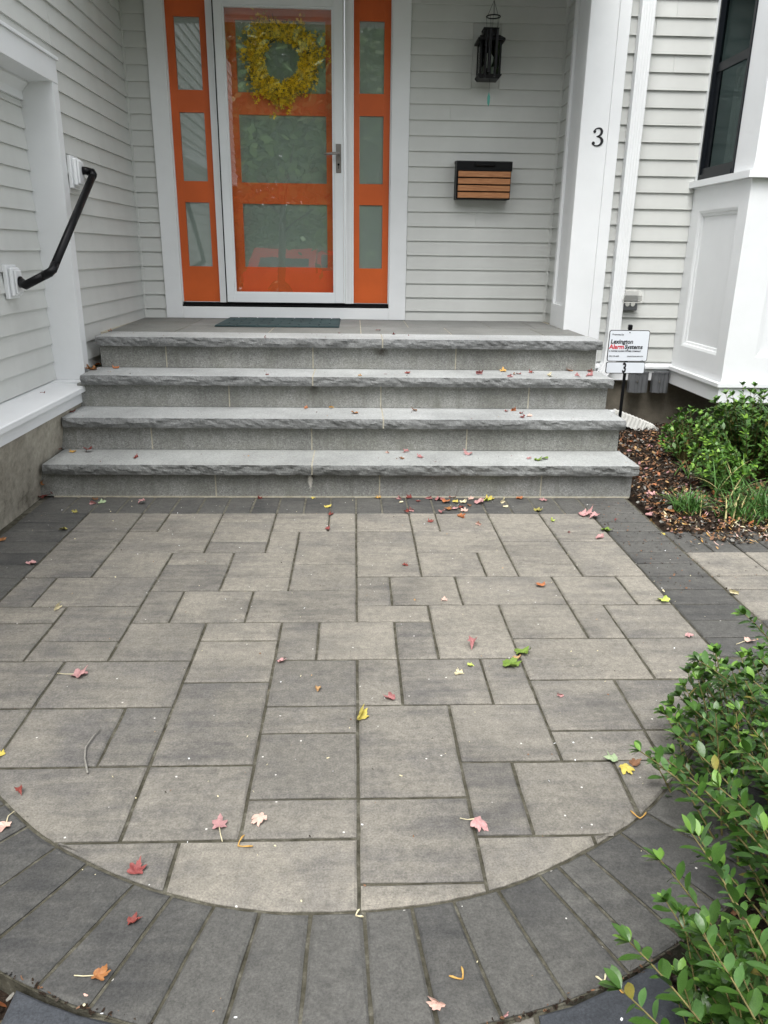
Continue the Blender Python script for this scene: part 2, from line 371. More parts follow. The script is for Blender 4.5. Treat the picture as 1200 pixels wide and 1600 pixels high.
def fast_mesh(name, V, F, mats, mi=None, parent=None, smooth=False, nper=4):
    me = bpy.data.meshes.new(name); V = np.asarray(V, np.float32); F = np.asarray(F, np.int32)
    me.vertices.add(len(V)); me.vertices.foreach_set('co', V.ravel())
    me.loops.add(F.size); me.loops.foreach_set('vertex_index', F.ravel())
    me.polygons.add(len(F)); me.polygons.foreach_set('loop_start', np.arange(len(F), dtype=np.int32)*F.shape[1])
    for m in mats: me.materials.append(M[m])
    if mi is not None: me.polygons.foreach_set('material_index', np.asarray(mi, np.int32))
    me.update(calc_edges=True); me.validate()
    if smooth: me.shade_smooth()
    return link(name, me, parent)
# ================================================================== THE SETTING
RISE, TR, NOSE = 0.18512, 0.27485, 0.048
YW = 2.18          # face of the back wall
LAND = 4*RISE
YR = 1.60          # face of the right house wall
XL = -1.752        # face of the left wall

# ground: one sheet, flat by the house, falling to the street behind the camera
def ground_sheet():
    xs = [-150, -60, -25, -12, -6, -3, 0, 3, 6, 12, 25, 60, 150]
    ys = [(-150, -1.0), (-60, -0.7), (-34, -0.55), (-22, -0.52), (-15, -0.5), (-9, -0.3), (-5.5, -0.13), (-4, -0.13), (1.0, -0.13), (8, -0.13), (60, 0.0), (150, 0.3)]
    v = [(x, y, z) for y, z in ys for x in xs]; n = len(xs)
    f = [(j*n+i, j*n+i+1, (j+1)*n+i+1, (j+1)*n+i) for j in range(len(ys)-1) for i in range(n-1)]
    tag(MB().add(v, f).build('ground', 'grass_ground'), kind='structure')
ground_sheet()
tag(MB().add([(-80, -22, -0.506), (80, -22, -0.506), (80, -15.6, -0.49), (-80, -15.6, -0.49)], [(0, 1, 2, 3)]).build('road', 'asphalt'), kind='structure')

# ---------------------------------------------------------------- paving
Mo, X0 = 0.1313, -0.0145
gx = lambda i: X0+i*Mo
gy = lambda k: -k*Mo
inner_pts = [(1.037, -1.706), (1.005, -1.80), (0.941, -1.905), (0.865, -2.02), (0.763, -2.165), (0.704, -2.235), (0.620, -2.335), (0.521, -2.432), (0.447, -2.487), (0.351, -2.545), (0.227, -2.612),
             (0.142, -2.646), (0.040, -2.674), (-0.039, -2.686), (-0.136, -2.695), (-0.241, -2.697), (-0.342, -2.691), (-0.433, -2.672), (-0.522, -2.645), (-0.62, -2.608), (-0.787, -2.517),
             (-0.886, -2.443), (-0.991, -2.345), (-1.10, -2.235), (-1.21, -2.10), (-1.31, -1.95), (-1.395, -1.80), (-1.459, -1.68)]
def catmull(P, n=6):
    P = [Vector(p) for p in P]; out = []
    for i in range(len(P)-1):
        a, b, c, d = P[max(i-1, 0)], P[i], P[i+1], P[min(i+2, len(P)-1)]
        for k in range(n):
            t = k/n
            out.append(0.5*((2*b)+(c-a)*t+(2*a-5*b+4*c-d)*t*t+(3*b-a-3*c+d)*t**3))
    out.append(P[-1]); return out
# smooth the traced curve, then walk it
curve = catmull(inner_pts, 5)
for _ in range(12):
    curve = [curve[0]]+[(curve[i-1]+curve[i]*2+curve[i+1])/4 for i in range(1, len(curve)-1)]+[curve[-1]]
cum = [0]
for a, b in zip(curve, curve[1:]): cum.append(cum[-1]+(b-a).length)
def on_curve(s):
    s = min(max(s, 0), cum[-1]-1e-6)
    i = max(j for j in range(len(cum)) if cum[j] <= s); i = min(i, len(curve)-2)
    t = (s-cum[i])/(cum[i+1]-cum[i]); p = curve[i].lerp(curve[i+1], t)
    lo = max(i-3, 0); hi = min(i+4, len(curve)-1); d = (curve[hi]-curve[lo]).normalized()
    return p, Vector((d.y, -d.x))*-1 if False else Vector((-d.y, d.x))
def nearest_s(pt):
    pt = Vector(pt); return min((( (c-pt).length, s) for c, s in zip(curve, cum)))[1]
# outward normal check: at the bottom it must point to -Y
_, nb = on_curve(nearest_s((-0.136, -2.695)))
NS = -1 if nb.y > 0 else 1
inner_region = [(-1.459, -1.68)]+[]  # polygon: border lines + curve
REGION = [Vector((gx(-11), gy(2))), *[c.copy() for c in reversed(curve)], Vector((gx(8), gy(2)))]
def area(P): return sum(P[i].x*P[(i+1) % len(P)].y-P[(i+1) % len(P)].x*P[i].y for i in range(len(P)))/2
if area(REGION) < 0: REGION.reverse()
def clip(poly, region):
    out = poly
    n = len(region)
    for i in range(n):
        a, b = region[i], region[(i+1) % n]; e = b-a
        if e.length < 1e-6: continue
        side = lambda p: e.x*(p.y-a.y)-e.y*(p.x-a.x)
        res = []
        for j in range(len(out)):
            p, q = out[j], out[(j+1) % len(out)]; sp, sq = side(p), side(q)
            if sp >= -1e-7: res.append(p)
            if (sp > 1e-7 and sq < -1e-7) or (sp < -1e-7 and sq > 1e-7):
                res.append(p+(q-p)*(sp/(sp-sq)))
        out = res
        if len(out) < 3: return []
    return out
def clean(P, tol=0.004):
    out = []
    for p in P:
        if not out or (p-out[-1]).length > tol: out.append(p)
    if len(out) > 2 and (out[0]-out[-1]).length < tol: out.pop()
    # drop collinear
    res = []
    for i, p in enumerate(out):
        a, b = out[i-1], out[(i+1) % len(out)]
        u, w = p-a, b-p
        if abs(u.x*w.y-u.y*w.x) > 1e-7*1 or u.dot(w) < 0: res.append(p)
    return res
def inset(P, d):
    if area(P) < 0: P = P[::-1]
    n = len(P); out = []
    for i in range(n):
        a, b, c = P[i-1], P[i], P[(i+1) % n]
        d1 = (b-a).normalized(); d2 = (c-b).normalized()
        n1 = Vector((-d1.y, d1.x)); n2 = Vector((-d2.y, d2.x))
        m = n1+n2; k = 1+n1.dot(n2); k = max(k, 0.35)
        out.append(b+m*(d/k))
    return out
def densify(P, step=0.05):
    out = []
    for i, p in enumerate(P):
        q = P[(i+1) % len(P)]; n = max(1, int((q-p).length/step))
        for k in range(n): out.append(p+(q-p)*(k/n))
    return out
def paver(poly, mat, parent, name='paver', gap=0.0043, bev=0.0055, z=0.0, th=0.05, wear=0.0010):
    P = clean([Vector(p) for p in poly])
    if len(P) < 3 or abs(area(P)) < 0.0006: return None
    if area(P) < 0: P.reverse()
    Q = []
    for q in range(len(P)):                     # needle-sharp offcuts get a blunt end, as when sawn
        u, w = P[q-1]-P[q], P[(q+1) % len(P)]-P[q]
        if u.angle(w) < 0.6:
            Q += [P[q]+u.normalized()*min(0.03, u.length*0.45), P[q]+w.normalized()*min(0.03, w.length*0.45)]
        else: Q.append(P[q])
    P = inset(Q, gap)
    c = sum(P, Vector((0, 0)))/len(P)
    a, b = random.uniform(-1, 1)*0.0035, random.uniform(-1, 1)*0.0035
    z = z+random.uniform(-0.0012, 0.0008)
    D = densify(P)
    outer = [p+Vector((random.uniform(-wear, wear), random.uniform(-wear, wear))) for p in D]
    Pin = inset(P, bev)
    for q in range(len(Pin)):
        if random.random() < 0.14: Pin[q] = Pin[q]+(c-Pin[q]).normalized()*random.uniform(0.002, 0.006)
    # matching inner ring: move each dense point toward the inset polygon by nearest offset
    inn = []
    k = 0
    for i, p in enumerate(P):
        q = P[(i+1) % len(P)]; pi, qi = Pin[i], Pin[(i+1) % len(P)]; n = max(1, int((q-p).length/0.05))
        for j in range(n): inn.append(pi+(qi-pi)*(j/n)+Vector((random.uniform(-wear, wear), random.uniform(-wear, wear))))
    zt = lambda p, dz: z+dz+a*(p.x-c.x)+b*(p.y-c.y)
    n = len(outer)
    v = [(p.x-c.x, p.y-c.y, -th) for p in outer]+[(p.x-c.x, p.y-c.y, zt(p, -bev*0.75)) for p in outer]+[(p.x-c.x, p.y-c.y, zt(p, 0)) for p in inn]
    f = [(i, (i+1) % n, n+(i+1) % n, n+i) for i in range(n)]+[(n+i, n+(i+1) % n, 2*n+(i+1) % n, 2*n+i) for i in range(n)]+[tuple(range(2*n, 3*n))]
    mb = MB(); mb.add(v, f)
    me = bpy.data.meshes.new(name); me.from_pydata(mb.v, [], mb.f); me.materials.append(M[mat]); me.update()
    o = link(name, me, parent); o.location = (c.x, c.y, 0); return o

patio = empty('patio'); tag(patio, kind='structure')
# joint sand bed: 7 mm below the paver tops
bedP = [(-1.80, 0.0), (-1.80, -1.68)]
for k_ in range(39, 0, -1):
    p_, n_ = on_curve(cum[-1]*k_/40); q_ = p_+n_*NS*0.2625; bedP.append((q_.x, q_.y))
bedP += [(1.31, -1.70), (1.31, 0.0)]
mb = MB(); mb.add([(x, y, -0.0068) for x, y in bedP]+[(x, y, -0.06) for x, y in bedP], [tuple(range(len(bedP)))[::-1], tuple(range(len(bedP), 2*len(bedP)))]+[(i, (i+1) % len(bedP), (i+1) % len(bedP)+len(bedP), i+len(bedP)) for i in range(len(bedP))])
mb.build('joint_sand', 'joint_sand', patio)
MB().box(-1.78, 1.30, -0.258, -0.001, -0.02, -0.0052).build('joint_sand', 'pale_sand', patio)
# field pavers on the module grid: (left, near, right, far) in modules, tone
FIELD = [(-11,2,-9,4,'m'),(-9,2,-8,4,'l'),(-8,2,-6,4,'l'),(-6,2,-4,3,'l'),(-6,3,-4,5,'l'),(-6,5,-4,6,'m'),(-11,4,-9,5,'m'),(-11,5,-9,7,'m'),(-9,4,-6,6,'l'),(-11,7,-9,8,'m'),(-9,6,-7,8,'l'),(-7,6,-5,7,'l'),(-7,7,-5,9,'m'),(-5,6,-3,8,'l'),(-5,8,-3,9,'l'),(-11,8,-10,10,'m'),(-10,8,-7,10,'l'),(-7,9,-6,11,'m'),(-6,9,-4,11,'l'),(-4,9,-1,11,'l'),(-11,10,-9,11,'l'),(-9,10,-7,12,'m'),(-11,11,-9,13,'m'),(-9,12,-7,13,'m'),(-7,11,-5,13,'m'),(-5,11,-3,12,'l'),(-5,12,-3,14,'l'),(-3,11,-2,13,'m'),(-2,11,0,13,'l'),(-11,13,-8,15,'m'),(-8,13,-5,15,'m'),(-11,15,-8,17,'m'),(-8,15,-6,17,'m'),(-6,15,-5,17,'d'),(-5,14,-3,17,'m'),(-9,17,-5,19,'m'),(-5,17,-3,19,'m'),(-8,19,-4,21,'m'),(-4,19,-1,21,'l'),(-3,13,-1,15,'d'),(-1,13,0,15,'m'),(0,13,2,15,'m'),(2,13,3,15,'m'),(-3,15,-1,16,'m'),(-3,16,-1,18,'d'),(-1,15,1,18,'m'),(1,15,3,17,'m'),(-3,18,-1,19,'m'),(-1,18,1,20,'m'),(1,17,2,19,'m'),(2,17,4,19,'m'),(-1,20,1,21,'l'),(1,19,3,21,'l'),(3,12,6,14,'l'),(6,12,8,14,'l'),(3,14,5,16,'m'),(5,14,8,16,'m'),(3,16,5,17,'m'),(5,16,7,17,'m'),(4,17,7,19,'m'),(6,2,8,4,'l'),(6,4,8,5,'l'),(4,2,6,5,'l'),(4,5,6,7,'l'),(6,5,8,8,'l'),(4,7,6,8,'l'),(2,8,5,10,'l'),(5,8,7,10,'l'),(7,8,8,10,'l'),(3,10,5,12,'l'),(5,10,6,12,'l'),(6,10,8,12,'l'),(-1,2,1,4,'l'),(1,2,2,4,'l'),(2,2,4,4,'l'),(-1,4,1,5,'l'),(1,4,4,6,'l'),(-1,5,1,7,'l'),(-1,7,1,8,'l'),(1,6,3,8,'l'),(3,6,4,8,'l'),(-1,8,0,10,'m'),(0,8,2,10,'l'),(-1,10,1,11,'l'),(0,11,1,13,'m'),(1,10,3,13,'l'),(-4,2,-2,4,'l'),(-2,2,-1,4,'l'),(-4,4,-3,6,'l'),(-3,4,-1,7,'l'),(-3,7,-1,9,'l'),(3,19,5,20,'l'),(-11,17,-9,19,'m')]
TONE = {'l': 'paver_light', 'm': 'paver_mid', 'd': 'paver_dark'}
for (a, b, c, d, tn) in FIELD:
    P = [Vector((gx(a), gy(d))), Vector((gx(c), gy(d))), Vector((gx(c), gy(b))), Vector((gx(a), gy(b)))]
    P = clip(P, REGION)
    if P: paver(P, TONE[tn], patio)
def rect(x0, x1, y0, y1): return [(x0, y0), (x1, y0), (x1, y1), (x0, y1)]
# soldier course at the foot of the steps
xi = -11
while xi < 8:
    paver(rect(gx(xi), gx(xi+1), gy(2), gy(0)-0.004), 'paver_charcoal', patio); xi += 1
paver(rect(gx(8), gx(10), gy(1), gy(0)-0.004), 'paver_charcoal', patio)
paver(rect(gx(8), gx(10), gy(2), gy(1)), 'paver_charcoal', patio)
paver(rect(gx(-12), gx(-11), gy(2), gy(0)-0.004), 'paver_charcoal', patio)
paver(rect(gx(-13)-0.03, gx(-12), gy(2), gy(0)-0.004), 'paver_charcoal', patio)
# straight side borders
for k in range(2, 13):
    paver(rect(gx(8), gx(10), gy(k+1), gy(k)), 'paver_charcoal', patio)
    paver(rect(gx(-13)-0.03, gx(-11), gy(k+1), gy(k)), 'paver_charcoal', patio)
# curved border: radial pavers, joints where the photograph has them
OFFW = 0.262
js = [((0.941, -1.905), 0), ((0.865, -2.02), 0), ((0.79, -2.125), 0), ((0.704, -2.235), 0), ((0.620, -2.335), 0), ((0.526, -2.436), 0), ((0.445, -2.493), 0), ((0.346, -2.558), 0), ((0.289, -2.585), 0), ((0.225, -2.615), 0), ((0.142, -2.65), 0), ((0.037, -2.672), 0), ((-0.041, -2.686), 0),
      ((-0.136, -2.696), 0), ((-0.239, -2.697), 0), ((-0.345, -2.69), 0), ((-0.435, -2.672), 0), ((-0.528, -2.646), 0), ((-0.619, -2.612), 0), ((-0.717, -2.561), 0), ((-0.801, -2.51), 0), ((-0.889, -2.443), 0), ((-0.975, -2.36), 0), ((-1.05, -2.285), 0), ((-1.12, -2.21), 0), ((-1.185, -2.13), 0), ((-1.245, -2.04), 0), ((-1.30, -1.955), 0), ((-1.35, -1.87), 0), ((-1.40, -1.78), 0)]
S = [0.0, 0.045]+[nearest_s(p) for p, _ in js]+[cum[-1]]
for a, b in zip(S, S[1:]):
    if b-a < 0.02: continue
    pin, pout = [], []
    for k in range(4):
        p, n = on_curve(a+(b-a)*k/3)
        # straighten the long joints a little
        pin.append(p); pout.append(p+n*NS*OFFW)
    P = pin+pout[::-1]
    paver(P, 'paver_charcoal', patio, gap=0.0038)

# side path leading right between the beds
side = empty('side_path'); tag(side, kind='structure')
MB().box(1.315, 4.2, gy(13), gy(4), -0.06, -0.0085).build('joint_sand', 'joint_sand', side)
x = 1.302
for i in range(20):
    paver(rect(x+i*Mo, x+(i+1)*Mo, gy(6), gy(4)), 'paver_charcoal', side)
    paver(rect(x+i*Mo, x+(i+1)*Mo, gy(13), gy(11)), 'paver_charcoal', side)
def row(parent, k0, k1, widths, tones, x=1.302):
    for w, t_ in zip(widths, tones):
        paver(rect(x, x+w*Mo, gy(k1), gy(k0)), TONE[t_], parent); x += w*Mo
row(side, 6, 8, [2, 2, 3, 2, 1, 3, 2, 2, 3], 'llmllmlml')
row(side, 8, 9, [4, 2, 3, 2, 2, 3, 2, 2], 'llmlmlll')
row(side, 9, 11, [2, 3, 2, 2, 1, 3, 2, 3, 2], 'lmlllmlml')
# front path running towards the viewer from the curved border
front = empty('front_path'); tag(front, kind='structure')
def outer_y(x):
    best = None
    for s in np.linspace(0, cum[-1], 240):
        p, n = on_curve(float(s)); q = p+n*NS*(OFFW+0.004)
        if best is None or abs(q.x-x) < best[0]:
            if q.y < -2.2: best = (abs(q.x-x), q.y) if best is None or abs(q.x-x) < best[0] else best
    return best[1]
xl, xr = -0.752, 0.418
oy = {round(v, 3): outer_y(v) for v in np.linspace(xl, xr, 10)}
def cut_top(x0, x1, y0):
    xs = np.linspace(x0, x1, 5); return [(x0, y0), (x1, y0)]+[(float(a), outer_y(float(a))) for a in xs[::-1]]
MB().box(xl, xr, -5.6, -2.90, -0.06, -0.0085).build('joint_sand', 'joint_sand', front)
paver(cut_top(xl, -0.49, -3.16), 'paver_slate', front)
paver(cut_top(0.155, xr, -3.03), 'paver_slate', front)
paver(cut_top(-0.49, -0.36, -3.16), 'paver_mid', front); paver(cut_top(-0.36, -0.10, -3.16), 'paver_light', front); paver(cut_top(-0.10, 0.155, -3.16), 'paver_light', front)
k = 0
y = -3.03
while y > -5.5:
    paver(rect(0.155, xr, y-Mo, y), 'paver_slate', front); paver(rect(xl, -0.49, y-Mo-Mo, y-Mo), 'paver_slate', front)
    if k % 2 == 1:
        ws = [(2, 3), (3, 2), (1, 4), (2, 3)][(k//2) % 4]; xx = -0.49
        for w in ws: paver(rect(xx, xx+w*0.129, y-2*Mo, y), TONE['lm'[(k+w) % 2]], front); xx += w*0.129
    y -= Mo; k += 1

# soil of the planting beds (top at about the paving's level)
def bed(name, pts, hfun, step=0.06, mat='soil'):
    xs = [p[0] for p in pts]; ys = [p[1] for p in pts]
    P = [Vector(p) for p in pts]
    nx = int((max(xs)-min(xs))/step)+1; ny = int((max(ys)-min(ys))/step)+1
    V = []; F = []
    for j in range(ny+1):
        for i in range(nx+1):
            x = min(xs)+i*(max(xs)-min(xs))/nx; y = min(ys)+j*(max(ys)-min(ys))/ny
            V.append((x, y, hfun(x, y)+random.uniform(-0.006, 0.006)))
    for j in range(ny):
        for i in range(nx):
            a = j*(nx+1)+i; F.append((a, a+1, a+nx+2, a+nx+1))
    mb = MB(); mb.add(V, F); return tag(mb.build(name, mat, smooth=True), kind='structure')
def h_side(x, y):
    e = min(1, max(0, (x-1.335)/0.18)); e2 = min(1, max(0, (y+0.52)/0.25)) if x > 1.30 else 0
    return -0.03+0.042*e*e2+max(0, (y-0.2))*0.03+0.02*math.sin(x*7)*math.sin(y*6)*e*e2
bed('side_bed', [(1.326, -0.60), (4.2, -0.60), (4.2, 1.66), (1.326, 1.66)], h_side)
def h_front(x, y):
    return -0.048+0.02*min(1, max(0, (x-0.9)/0.5))
bed('front_bed', [(0.43, -5.4), (2.8, -5.4), (2.8, -1.72), (0.43, -1.72)], h_front, 0.09)
bed('left_bed', [(-2.6, -5.4), (-0.765, -5.4), (-0.765, -1.9), (-2.6, -1.9)], lambda x, y: -0.05, 0.12)
# ================================================================== THE HOUSE
EXPO = 0.1016; Z0 = 0.8093
def clapboards(parent, origin, u, n, length_at, zlo, zhi, z0=Z0, splits=None, holes=()):
    """Lapped boards on the plane origin + u*s, facing n; length_at = (s0, s1). One object per board."""
    U = Vector(u); N = Vector(n); O = Vector(origin)
    k0 = math.floor((zlo-z0)/EXPO)
    cache = {}
    z = z0+k0*EXPO
    while z < zhi-0.004:
        za, zb = max(z, zlo), min(z+EXPO, zhi)
        segs = [length_at]
        for (h0, h1, g0, g1) in holes:
            if zb > g0+0.003 and za < g1-0.003:
                ns = []
                for (a, b) in segs:
                    if h0 > a: ns.append((a, min(b, h0)))
                    if h1 < b: ns.append((max(a, h1), b))
                segs = [q for q in ns if q[1]-q[0] > 0.01]
        if splits and random.random() < 0.22 and len(segs) == 1 and zb-za > 0.09:
            a, b = segs[0]; m = a+(b-a)*random.uniform(0.25, 0.75); segs = [(a, m-0.0006), (m+0.0006, b)]
        for (a, b) in segs:
            h = zb-za; full = h > EXPO-0.002
            key = (round(b-a, 3), round(h, 3), round(za-z, 3))
            if key not in cache or random.random() < 0.5:
                tb = 0.0125*(1-(za-z)/EXPO)+0.003; tt = 0.003
                tb += random.uniform(-0.001, 0.0015)
                L = b-a; nseg = 4
                V = []; 
                for i in range(nseg+1):
                    s = L*i/nseg; j = random.uniform(-0.0007, 0.0007) if 0 < i < nseg else 0
                    for (w, zz) in ((-0.002, 0), (tb+j, 0.0+j), (tb-0.0004, 0.003+j), (tt, h+0.006 if full else h), (-0.002, h+0.006 if full else h)):
                        V.append(U*s+N*w+Vector((0, 0, zz)))
                F = []
                for i in range(nseg):
                    for q in range(5):
                        F.append((i*5+q, i*5+(q+1) % 5, (i+1)*5+(q+1) % 5, (i+1)*5+q))
                F += [(4, 3, 2, 1, 0), tuple(nseg*5+q for q in range(5))]
                me = bpy.data.meshes.new('clapboard'); me.from_pydata([v[:] for v in V], [], F); me.materials.append(M['siding_paint'])
                bm = bmesh.new(); bm.from_mesh(me); bmesh.ops.recalc_face_normals(bm, faces=bm.faces[:]); bm.to_mesh(me); bm.free(); me.update()
                cache[key] = me
            o = link('clapboard', cache[key], parent); p = O+U*a; o.location = (p.x, p.y, za)
        z += EXPO

TOP = 3.5
CEIL = 2.90
# back wall of the porch
wall_b = empty('porch_wall', (0, YW, 0)); tag(wall_b, 'pale grey clapboard wall of the porch, facing the camera, carrying the door, lantern and letterbox', 'wall')
def child_of(parent, objs_before):
    pass
def in_parent(p):          # world -> parent local shift
    return Vector(p)-Vector(p.location)
def local(parent, mb): 
    return mb
# builder that works in world coordinates and shifts into the parent's frame afterwards
class Under:
    def __init__(s, parent): s.p = parent
    def __enter__(s): s.before = set(s.p.children); return s.p
    def __exit__(s, *a):
        for o in s.p.children:
            if o not in s.before: o.location = Vector(o.location)-Vector(s.p.location)
with Under(wall_b) as w:
    MB().box(-1.80, -1.57, YW+0.003, YW+0.06, LAND-0.1, TOP).box(0.215, 1.40, YW+0.003, YW+0.06, LAND-0.1, TOP).box(-1.57, 0.215, YW+0.003, YW+0.06, 2.95, TOP).build('wall', 'siding_paint', w)
    clapboards(w, (0, YW, 0), (1, 0, 0), (0, -1, 0), (-1.73, -1.576), LAND, CEIL)
    clapboards(w, (0, YW, 0), (1, 0, 0), (0, -1, 0), (0.236, 1.31), LAND, CEIL, splits=True, holes=[(0.665, 0.865, 2.425, 2.645)])
    MB().box(1.304, 1.328, YW-0.020, YW+0.003, LAND, CEIL).build('corner_bead', 'siding_paint', w)
    MB().box(-1.752, -1.728, YW-0.020, YW+0.003, LAND, CEIL).build('corner_bead', 'siding_paint', w)

# left wall, with the recessed panel that the handrail starts in
wall_l = empty('left_wall', (XL, 0.7, 0)); tag(wall_l, 'pale grey clapboard side wall left of the steps, with white cased recess and sill', 'wall')
YC = 0.685; YO = 0.765          # inner and outer edge of the cased opening's far side
CZ = 2.052; CZ2 = 2.165
SZ = 0.500
with Under(wall_l) as w:
    MB().box(XL-0.06, XL-0.003, YC+0.029, YW+0.05, 0.30, TOP).box(XL-0.06, XL-0.003, -3.0, YC+0.0288, CZ+0.016, TOP).box(-1.975, -1.9155, -3.0, YC+0.02, 0.46, CZ+0.05).build('wall', 'siding_paint', w)
    clapboards(w, (XL, 0, 0), (0, 1, 0), (1, 0, 0), (YO+0.001, YW-0.02), 0.555, TOP, splits=True)
    clapboards(w, (XL, 0, 0), (0, 1, 0), (1, 0, 0), (-3.0, YO), CZ2+0.018, TOP)
    clapboards(w, (-1.910, 0, 0), (0, 1, 0), (1, 0, 0), (-3.0, YC-0.001), SZ, CZ-0.09)
    MB().box(-1.915, XL+0.022, YC, YC+0.028, SZ+0.002, CZ).build('jamb', 'white_trim', w)
    MB().box(XL-0.003, XL+0.022, YC+0.028, YO, SZ+0.002, CZ).build('casing', 'white_trim', w)
    MB().box(XL-0.003, XL+0.024, -3.0, YO, CZ+0.001, CZ2).build('header', 'white_trim', w)
    MB().box(XL-0.003, XL+0.036, -3.0, YO+0.012, CZ2+0.001, CZ2+0.016).build('drip_cap', 'white_trim', w)
    MB().box(-1.915, XL+0.022, -3.0, YC-0.001, CZ-0.0, CZ+0.014).build('soffit', 'white_trim', w)
    MB().box(-1.912, -1.889, -3.0, YC-0.001, CZ-0.09, CZ-0.001).prism([(-1.889, CZ-0.001), (-1.855, CZ-0.001), (-1.855, CZ-0.012), (-1.889, CZ-0.05)], 1, -3.0, YC-0.001).build('frieze', 'white_trim', w)
    MB().prism([(-1.915, SZ-0.001), (-1.696, SZ-0.013), (-1.690, SZ-0.018), (-1.690, SZ-0.042), (-1.915, SZ-0.042)], 1, -3.0, 0.60).box(-1.915, -1.726, 0.6001, YO-0.01, SZ-0.042, SZ+0.001).build('sill', 'white_trim', w)
    MB().box(-1.80, -1.714, -3.0, 0.575, SZ-0.105, SZ-0.043).build('apron', 'white_trim', w)
# foundation under it
fl = MB(); n = 40; V = []; F = []
for i in range(n+1):
    y = -3.0+i*(3.72)/n
    for j in range(6):
        z = -0.06+j*(0.46)/5
        x = -1.802+0.080*(j/5)+random.uniform(-0.003, 0.003)
        if j == 0: x += 0.012
        V.append((x, y, z))
for i in range(n):
    for j in range(5):
        a = i*6+j; F.append((a, a+1, a+7, a+6))
fl.add(V, F); fl.box(-2.3, -1.83, -3.0, 2.2, -0.06, 0.40)
fo = fl.build('foundation', 'foundation_concrete', smooth=False); tag(fo, 'stained beige concrete foundation below the white sill at the left edge', 'foundation')

# porch right return + corner column
wall_r = empty('porch_return_wall', (1.33, 2.05, 0)); tag(wall_r, 'narrow clapboard return wall between the porch back wall and the white corner column', 'wall')
XR = 1.330
with Under(wall_r) as w:
    MB().box(XR+0.003, XR+0.06, 1.88, YW+0.003, LAND-0.1, TOP).build('wall', 'siding_paint', w)
    clapboards(w, (XR, 0, 0), (0, 1, 0), (-1, 0, 0), (1.905, YW-0.022), LAND, CEIL)
colm = empty('corner_column', (1.42, 1.7, 0)); tag(colm, 'white boxed corner column with the number 3 on its front', 'column')
with Under(colm) as w:
    MB().box(1.315, 1.535, 1.53, 1.90, 0.25, TOP).build('core', 'white_trim', w)
    MB().box(1.294, 1.474, 1.512, 1.529, 0.25, TOP, bev=0.002).build('front_board', 'white_trim', w)
    MB().box(1.4743, 1.548, 1.507, 1.531, 0.25, TOP, bev=0.002).build('corner_board', 'white_trim', w)
    MB().box(1.5352, 1.548, 1.5312, 1.60, 0.25, TOP).build('corner_board', 'white_trim', w)
    MB().box(1.294, 1.314, 1.530, 1.60, LAND, TOP).box(1.294, 1.314, 1.855, 1.902, LAND, TOP).box(1.294, 1.314, 1.6002, 1.8548, LAND, LAND+0.155).build('side_frame', 'white_trim', w)
# number 3 (serif) on the column front
def text_mesh(body, size, mat, name, parent, loc, rot, extrude=0.0006, offset=0.0, shear=0.0, sx=1.0, align='LEFT', spacing=1.0):
    cu = bpy.data.curves.new(name, 'FONT'); cu.body = body; cu.size = size; cu.extrude = extrude; cu.offset = offset
    cu.shear = shear; cu.align_x = align; cu.space_character = spacing; cu.resolution_u = 3
    ob = bpy.data.objects.new(name, cu); COL.objects.link(ob)
    dg = bpy.context.evaluated_depsgraph_get(); dg.update()
    me = bpy.data.meshes.new_from_object(ob.evaluated_get(dg)); COL.objects.unlink(ob); bpy.data.objects.remove(ob)
    me.materials.clear(); me.materials.append(M[mat]); me.name = name
    o = link(name, me, parent); o.location = loc; o.rotation_euler = rot; o.scale = (sx, 1, 1); return o
def serif_three(h):
    """Old-style 3 as one outlined glyph: stroked centreline with varying weight and ball terminals."""
    mb = MB()
    cl = [(0.10, 0.80, .045), (0.16, 0.92, .05), (0.30, 0.985, .045), (0.47, 0.96, .08), (0.56, 0.84, .115), (0.545, 0.70, .11), (0.45, 0.59, .07), (0.30, 0.535, .035),
          (0.30, 0.532, .035), (0.48, 0.49, .07), (0.60, 0.37, .12), (0.62, 0.24, .13), (0.54, 0.10, .10), (0.38, 0.02, .055), (0.20, 0.03, .045), (0.08, 0.13, .05)]
    P = catmull([(a, b) for a, b, _ in cl], 4); W = []
    for i in range(len(cl)-1):
        for k in range(4): W.append(cl[i][2]+(cl[i+1][2]-cl[i][2])*k/4)
    W.append(cl[-1][2])
    V = []; F = []
    for i, p in enumerate(P):
        d = (P[min(i+1, len(P)-1)]-P[max(i-1, 0)]); d = d.normalized() if d.length > 1e-6 else Vector((1, 0)); n = Vector((-d.y, d.x))
        for s in (1, -1): 
            q = p+n*s*W[i]*0.66
            for y in (0, -0.03): V.append((q.x*h, y*h, q.y*h))
    for i in range(len(P)-1):
        a = i*4; b = a+4
        F += [(a+1, a+3, b+3, b+1), (a, b, b+2, a+2), (a, a+1, b+1, b), (a+2, b+2, b+3, a+3)]
    mb.add(V, F)
    for (cx, cz, r) in ((0.13, 0.80, 0.085), (0.10, 0.155, 0.095)):
        m = 14; o = [(cx*h+r*h*math.cos(2*PI*k/m), cz*h+r*h*math.sin(2*PI*k/m)) for k in range(m)]
        mb.prism(o, 1, -0.032*h, 0)
    return mb
no3 = serif_three(0.106).build('house_number', 'print_black'); no3.location = (1.374, 1.5115, 1.900)
tag(no3, 'black serif numeral 3 fixed to the white corner column', 'house number')

